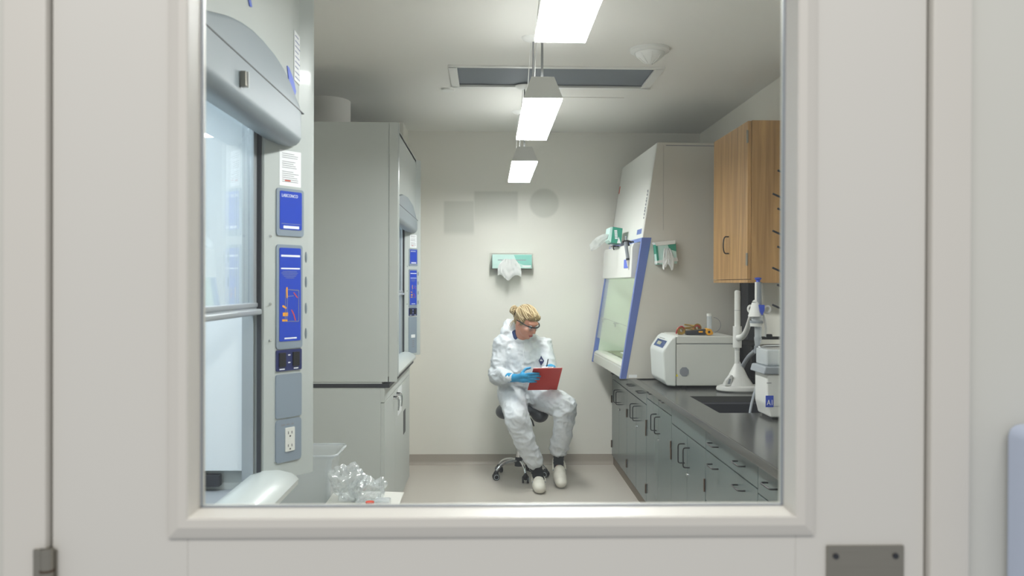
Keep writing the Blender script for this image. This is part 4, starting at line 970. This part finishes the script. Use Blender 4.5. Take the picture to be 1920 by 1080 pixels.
# ------------------------------------------------------------------ the woman
pe = thing('person', 'blond person in white hooded coverall and goggles, seated writing on a red clipboard', 'person', (.27, 6.30, 0))
V = Vector
hipR, hipL = V((.185, 6.35, .64)), V((.335, 6.35, .64))
knR, knL = V((.205, 5.965, .515)), V((.556, 6.00, .600))
cuR, cuL = V((.328, 6.02, .205)), V((.525, 6.12, .262))
anR, anL = V((.356, 6.045, .125)), V((.522, 6.165, .165))
shR, shL = V((.105, 6.30, 1.030)), V((.425, 6.31, 1.010))
elR, elL = V((.062, 6.27, .795)), V((.470, 6.22, .80))
wrR, wrL = V((.185, 6.045, .800)), V((.458, 6.075, .868))
HC = V((.283, 6.175, 1.205)); HR = Matrix.Rotation(R(42), 3, 'Z') @ Matrix.Rotation(R(30), 3, 'X')
nk = V((.258, 6.275, 1.085))
hl = lambda x, y, z: HC + HR @ V((x, y, z))

# body: one continuous skin surface (head, neck, torso and limbs), mostly under the coverall
b = B()
def he(x, y, z, rx, ry, rz): b.ell(hl(x, y, z), (rx, ry, rz), rot=HR, u=24, v=18)
he(0, .012, .022, .073, .090, .086); he(0, -.030, -.040, .057, .060, .068); he(0, -.052, -.078, .034, .034, .026); he(0, -.066, -.094, .020, .018, .015)
he(.030, -.056, -.034, .028, .030, .028); he(-.030, -.056, -.034, .028, .030, .028); he(0, -.070, .026, .050, .020, .016)
b.cap(hl(0, -.084, .004), .008, hl(0, -.106, -.028), .0115); he(.010, -.096, -.032, .008, .009, .007); he(-.010, -.096, -.032, .008, .009, .007)
he(0, -.086, -.052, .014, .010, .010); he(0, -.084, -.068, .022, .010, .012)
for s_ in (-1, 1): he(.075 * s_, .012, -.010, .007, .020, .030)
b.cap(hl(0, .03, -.05), .052, nk, .054); b.cap(nk, .055, V((.258, 6.31, 1.0)), .07)
b.cap(V((.2, 6.33, .95)), .09, V((.215, 6.36, .68)), .09); b.cap(V((.31, 6.33, .95)), .09, V((.305, 6.36, .68)), .09)
b.cap(shR, .045, shL, .045)
for a, ra_, c, rc in ((shR, .045, elR, .038), (elR, .038, wrR, .025), (shL, .045, elL, .038), (elL, .038, wrL, .025), (hipR, .075, knR, .055), (knR, .052, anR, .034), (hipL, .075, knL, .055), (knL, .052, anL, .034)): b.cap(a, ra_, c, rc)
b.cap(anR, .030, V((.372, 5.99, .055)), .022); b.cap(anL, .030, V((.527, 6.10, .075)), .022)
body = obj('body', remesh(b, .0052, 3, .5), 'skin', pe)
for s_ in (-1, 1): obj('eye', B().ell(hl(.030 * s_, -.077, .004), (.0125, .0125, .0125), u=16, v=10), 'paper', body); obj('iris', B().ell(hl(.030 * s_, -.0880, .000), (.005, .003, .005), rot=HR, u=12, v=8), 'sock_black', body)
obj('lips', B().cap(hl(-.017, -.088, -.066), .0038, hl(0, -.096, -.0625), .0055, 10).cap(hl(.017, -.088, -.066), .0038, hl(0, -.096, -.0625), .0055, 10).cap(hl(-.012, -.0895, -.072), .0045, hl(.012, -.0895, -.072), .0045, 10), 'lips', body)

# coverall
b = B()
b.cap(V((.185, 6.36, .67)), .118, V((.20, 6.33, .82)), .112); b.cap(V((.325, 6.36, .67)), .118, V((.315, 6.33, .82)), .112)
b.cap(V((.20, 6.33, .82)), .112, V((.195, 6.315, .965)), .112); b.cap(V((.315, 6.33, .82)), .112, V((.325, 6.32, .965)), .112)
b.cap(V((.255, 6.29, .80)), .11, V((.258, 6.28, .95)), .105)
b.cap(shR + V((.02, 0, 0)), .066, shL + V((-.02, 0, 0)), .066); b.cap(V((.17, 6.31, 1.06)), .05, V((.235, 6.30, 1.09)), .058); b.cap(V((.415, 6.31, 1.025)), .052, V((.285, 6.30, 1.09)), .055)
b.cap(shR, .072, elR, .068); b.cap(elR, .070, elR * .35 + wrR * .65, .054); b.cap(elR * .35 + wrR * .65, .052, wrR + V((-.012, .022, 0)), .034)
b.cap(shL, .070, elL, .064); b.cap(elL, .064, wrL + V((0, .03, -.012)), .038)
b.cap(hipR, .115, knR, .088); b.cap(knR, .088, V((.262, 5.985, .35)), .080); b.cap(V((.262, 5.985, .35)), .080, cuR, .066); b.cap(cuR, .066, cuR + V((.008, .008, -.02)), .050)
b.cap(hipL, .115, knL, .086); b.cap(knL, .086, V((.548, 6.05, .40)), .076); b.cap(V((.548, 6.05, .40)), .076, cuL + V((0, 0, .02)), .074); b.cap(cuL, .068, cuL + V((0, .01, -.022)), .050)
# hood bunched behind the neck
for (p, q, r1, r2) in (((.135, 6.31, 1.115), (.165, 6.36, 1.165), .042, .050), ((.165, 6.36, 1.165), (.245, 6.385, 1.15), .050, .05), ((.245, 6.385, 1.15), (.33, 6.35, 1.10), .05, .04), ((.165, 6.29, 1.09), (.24, 6.245, 1.055), .034, .026), ((.335, 6.29, 1.08), (.27, 6.243, 1.055), .030, .024)): b.cap(V(p), r1, V(q), r2)
joints = [(elR, .11), (knR, .13), (knL, .13), (hipR, .13), (hipL, .13), (cuR, .09), (cuL, .09), (shR, .1), (shL, .1), (V((.255, 6.2, .78)), .14), (wrR, .08), (V((.16, 6.36, 1.15)), .1)]
def folds(c, n_):
    w = .45
    for (j, rad) in joints:
        d__ = (c - j).length
        if d__ < rad * 1.6: w = max(w, 1.25 - d__ / (rad * 1.6) * .8)
    p = V((c.x * 9, c.y * 7, c.z * 13)); s1 = noise.noise(p + V((c.z * 5, 0, 3)))
    r = 1 - abs(s1) * 2.6
    p2 = V((c.x * 22 + c.z * 10, c.y * 16, c.z * 24 - c.x * 9)); s2 = 1 - abs(noise.noise(p2)) * 2.6
    lo = noise.noise(c * 6.0)
    return c + n_ * (w * (.0105 * r + .0060 * s2) + .007 * lo - .005)
cvb = remesh(b, .0070, 5, .5, folds)
bvh = BVHTree.FromBMesh(cvb.bm)
cov = obj('coverall', cvb, 'suit', pe)
def hit(x, z, off=.0015, y0=5.4):
    r_ = bvh.ray_cast(V((x, y0, z)), V((0, 1, 0)))
    return (r_[0] + r_[1] * off) if r_[0] else V((x, 6.2, z))
zp = [hit(.262 + .004 * math.sin(k), 1.045 - k * .0155, .001) for k in range(24)]
obj('zip_flap', B().tube(zp, .0028, 6), 'paper', cov)
lw = lambda px, py: ((px - 917) * 6.2 / F, H - (py - 532) * 6.2 / F)
def patch(name, pts_fn, m, off, par):
    return obj(name, B().sheet([[hit(*pts_fn(u / 8, v / 8), off) for v in range(9)] for u in range(9)]), m, par)
ex0, ez0 = lw(1016, 677)
def dia(u, v, w=.021, h_=.038): a = (u - .5); c = (v - .5); return (ex0 + (a + c) * w, ez0 + (c - a) * h_)
em = patch('chest_emblem', dia, 'navy', .002, cov)
patch('emblem_mark', lambda u, v: (ex0 - .011 + u * .022, ez0 - .002 + v * .006), 'paper', .0034, em)
patch('emblem_mark', lambda u, v: (ex0 - .006 + u * .013, ez0 + .008 + v * .004), 'paper', .0034, em)
# shirt collar
obj('shirt_collar', B().cap(V((.192, 6.268, 1.12)), .017, V((.205, 6.25, 1.075)), .018).cap(V((.192, 6.268, 1.12)), .017, V((.21, 6.32, 1.125)), .017), 'shirt', pe)

# hair
b = B()
def hh(x, y, z, rx, ry, rz): b.ell(hl(x, y, z), (rx, ry, rz), rot=HR, u=24, v=18)
hh(0, .028, .036, .081, .088, .084); hh(0, -.010, .060, .066, .066, .048); hh(.054, .010, .020, .026, .048, .050); hh(-.054, .010, .020, .026, .048, .050)
hh(0, .105, .012, .026, .030, .026); hh(0, .060, -.015, .062, .05, .055); hh(.030, -.050, .062, .034, .026, .026); hh(-.026, -.048, .064, .036, .026, .026)
hh(-.002, .146, .006, .031, .028, .036); hh(.014, .140, -.024, .020, .018, .030); hh(-.016, .150, .026, .016, .016, .018)
hrb = remesh(b, .0055, 3, .5); hbvh = BVHTree.FromBMesh(hrb.bm); hr = obj('hair', hrb, 'hair', pe)
hc_ = hl(0, .026, .030)
def onhair(x, y, z, off):
    p = hl(x, y, z); d = (p - hc_).normalized(); h_ = hbvh.ray_cast(hc_ + d * .3, -d)
    return (h_[0] + d * off) if h_[0] else p
for kk, mm in ((0, 'hair_light'), (1, 'hair_dark'), (2, 'hair')):
    sb = B()
    for i in range(34):
        a = R(-104 + 208 * (i + random.random()) / 34); y0_ = -.072 + .035 * abs(math.sin(a)) + random.uniform(-.006, .03); zoff = random.uniform(-.004, .004)
        pts = []
        for s_ in range(10):
            u = s_ / 9; ang = a * (1 - u * .35) + .10 * math.sin(u * 5 + i)
            y_ = y0_ + u * (.115 - y0_)
            rr_ = math.sqrt(max(.02, 1 - ((y_ - .026) / .10) ** 2))
            pts.append(onhair(math.sin(ang) * .08 * rr_, y_, .034 + zoff + math.cos(ang) * .085 * rr_, .0012 + .0015 * (kk == 0)))
        sb.tube(pts, [.0030, .0022], 5, 1)
    for i in range(10):
        t0 = random.uniform(0, 6.28); sb.tube([hl(-.002 + .031 * math.cos(t0 + q * .5), .146 + .028 * math.sin(q * .5 + i), .006 + .034 * math.sin(t0 + q * .5)) for q in range(6)], .0026, 5, 1)
    o = obj('hair_strands', sb, mm, hr); o['kind'] = 'stuff'
for (x_, z_) in ((-.045, -.055), (.0, -.06), (-.06, -.04)): obj('loose_lock', B().tube([hl(x_, .075, -.03), hl(x_ * 1.1, .088, -.06), hl(x_ * 1.2, .082, z_ - .045)], [.004, .0012], 6, 2), 'hair_light', hr)
obj('hair_tie', B().tube([hl(.023 * math.cos(R(q)), .120, .016 + .025 * math.sin(R(q))) for q in range(0, 360, 24)], .0085, 8, 0, True), 'black', pe)
# goggles
ga = [R(a) for a in range(-68, 69, 8)]
lens = [[hl(.086 * math.sin(a), -.006 - .096 * math.cos(a), z) for a in ga] for z in (.010, .002, -.008, -.019)]
gg = obj('safety_glasses', B().tube([hl(.087 * math.sin(a), -.006 - 0.097 * math.cos(a), .012) for a in ga], .0048, 8), 'black', pe)
obj('lens', B().sheet(lens, .0015), 'goggle', gg)
for s_ in (-1, 1): obj('temple', B().tube([hl(.081 * s_, -.04, .012), hl(.084 * s_, -.01, .010), hl(.084 * s_, .025, .004)], .0042, 8, 1), 'black', gg)

# socks and clogs
def sock(p, q, r1, r2, m, f=None): return obj('sock', remesh(B().cap(p, r1, q, r2).cap(q, r2, f, .034), .006, 3, .5, lambda c, n_: c + n_ * .0015 * math.sin(c.z * 260)), m, pe)
sock(V((.334, 6.025, .20)), V((.360, 6.045, .10)), .044, .044, 'sock_black', V((.374, 5.96, .060)))
sock(V((.525, 6.13, .26)), V((.522, 6.165, .13)), .040, .038, 'sock_grey', V((.526, 6.10, .085)))
def clog(origin, yawd, pitchd):
    Rm = Matrix.Rotation(R(yawd), 3, 'Z') @ Matrix.Rotation(R(pitchd), 3, 'X')
    b = B()
    for (x, y, z, rx, ry, rz) in ((0, -.205, .036, .046, .055, .038), (-.004, -.165, .045, .050, .06, .046), (0, -.11, .050, .045, .06, .050), (0, -.02, .028, .037, .065, .030), (0, .025, .034, .035, .038, .036), (0, -.10, .014, .046, .145, .018)):
        b.ell(V((x, y, z)), (rx, ry, rz), u=20, v=14)
    def fn(c, n_):
        c = c.copy()
        if c.z < 0: c.z = 0
        if -.075 < c.y < .03 and c.z > .040 and abs(c.x) < .03: c.z = .040
        return c
    bb = remesh(b, .006, 5, .5, fn)
    for v in bb.bm.verts: v.co = origin + Rm @ v.co
    o = obj('clog', bb, 'clog', pe)
    pts = [origin + Rm @ V(p) for p in ((.045, -.085, .05), (.044, -.03, .066), (.032, .035, .072), (0, .062, .074), (-.032, .035, .072), (-.044, -.03, .066), (-.045, -.085, .05))]
    obj('heel_strap', B().tube(pts, .0075, 8, 2), 'clog', o)
    ol = B()
    for s_ in (-1, 1): ol.ell(origin + Rm @ V((.043 * s_, -.085, .05)), (.008, .008, .008), u=12, v=8)
    obj('strap_rivet', ol, 'pw_grey', o)
clog(V((.366, 6.075, 0.0)), 0, 0)
clog(V((.522, 6.215, .098)), 2, 24)

# hands in blue gloves
def finger(b, pts, r):
    for k in range(len(pts) - 1): b.cap(V(pts[k]), r * (1 - .08 * k), V(pts[k + 1]), r * (1 - .08 * (k + 1)), 12)
b = B()
b.cap(wrR + V((-.035, .05, -.002)), .036, wrR + V((.02, -.015, .001)), .030)
palm = V((.248, 5.965, .812))
b.cap(wrR + V((.02, -.015, .0)), .029, palm + V((0, 0, .012)), .024); b.cap(wrR + V((.02, -.015, .0)), .027, palm + V((0, .006, -.018)), .022); b.cap(palm + V((0, 0, .016)), .020, palm + V((.03, -.03, .014)), .017); b.cap(palm + V((0, 0, -.02)), .019, palm + V((.03, -.02, -.018)), .015)
for k, (dz, ln) in enumerate(((.028, .088), (.010, .098), (-.008, .090), (-.024, .070))):
    s0 = palm + V((.024, -.032 + .006 * k, dz)); s1 = s0 + V((ln * .42, -.016, .006 - .003 * k)); s2 = s1 + V((ln * .33, .002, .001)); s3 = s2 + V((ln * .25, .016, -.002))
    finger(b, (s0, s1, s2, s3), .0098 - .0006 * (k == 3))
finger(b, (palm + V((-.01, .01, .03)), palm + V((.02, .028, .060)), palm + V((.052, .030, .068))), .011)
obj('glove', remesh(b, .0038, 2, .5), 'glove', pe)
b = B()
b.cap(wrL + V((.0, .05, -.02)), .034, wrL + V((-.002, -.005, .006)), .028)
pl2 = wrL + V((-.006, -.065, .012))
b.cap(wrL, .027, pl2 + V((.016, 0, 0)), .021); b.cap(wrL, .026, pl2 + V((-.020, 0, .002)), .021); b.cap(pl2 + V((.018, 0, 0)), .019, pl2 + V((-.018, 0, .004)), .020)
for k, (dx, ln) in enumerate(((-.026, .076), (-.009, .080), (.008, .074), (.024, .060))):
    s0 = pl2 + V((dx, -.010, .006)); s1 = s0 + V((-.006, -ln * .34, .010 - .003 * k)); s2 = s1 + V((-.008, -ln * .16, -.020)); s3 = s2 + V((-.006, .008, -.018))
    finger(b, (s0, s1, s2, s3), .0098 - .0006 * (k == 3))
finger(b, (pl2 + V((-.030, .012, -.002)), pl2 + V((-.050, -.020, .000)), pl2 + V((-.046, -.048, -.014))), .0108)
obj('glove', remesh(b, .0038, 2, .5), 'glove', pe)
# pen (held thing)
tip = pl2 + V((-.044, -.060, -.030))
o = obj('pen', B().cyl(tip, tip + V((.022, .030, .095)), .0042, n=10).cyl(tip + V((-.003, -.004, -.012)), tip, .001, .004, 10), 'black'); tag(o, 'black pen in the gloved hand above the clipboard', 'pen')
# red clipboard
cb = thing('clipboard', 'red clipboard resting on the lap of the seated person', 'clipboard', (.41, 6.02, .70))
TL, TR, BR_, BL = V((.318, 5.900, .884)), V((.526, 5.890, .888)), V((.505, 6.10, .706)), V((.287, 6.11, .702))
def slab(a, c, d, e, th, off=0):
    n_ = (c - a).cross(e - a).normalized()
    if n_.y > 0: n_ = -n_
    bb = B(); f = [bb.bm.verts.new(p + n_ * off) for p in (a, c, d, e)]; g_ = [bb.bm.verts.new(p + n_ * (off - th)) for p in (a, c, d, e)]
    bb.bm.faces.new(f); bb.bm.faces.new(g_[::-1])
    for i in range(4): bb.bm.faces.new((f[i], f[(i + 1) % 4], g_[(i + 1) % 4], g_[i]))
    bmesh.ops.recalc_face_normals(bb.bm, faces=bb.bm.faces[:]); bmesh.ops.bevel(bb.bm, geom=bb.bm.edges[:], offset=th * .3, segments=2, affect='EDGES', profile=.5)
    return bb
obj('board', slab(TL, TR, BR_, BL, .004), 'clipboard', cb)
obj('paper_sheets', slab(TL.lerp(TR, .03), TR.lerp(TL, .03), BR_.lerp(BL, .03), BL.lerp(BR_, .03), .003, -.0045), 'paper', cb)
cm = TL.lerp(TR, .5)
obj('spring_clip', slab(TL.lerp(TR, .3) + V((0, .012, .004)), TL.lerp(TR, .7) + V((0, .012, .004)), TL.lerp(TR, .7) + V((0, .04, -.018)), TL.lerp(TR, .3) + V((0, .04, -.018)), .006, -.004), 'chrome', cb)
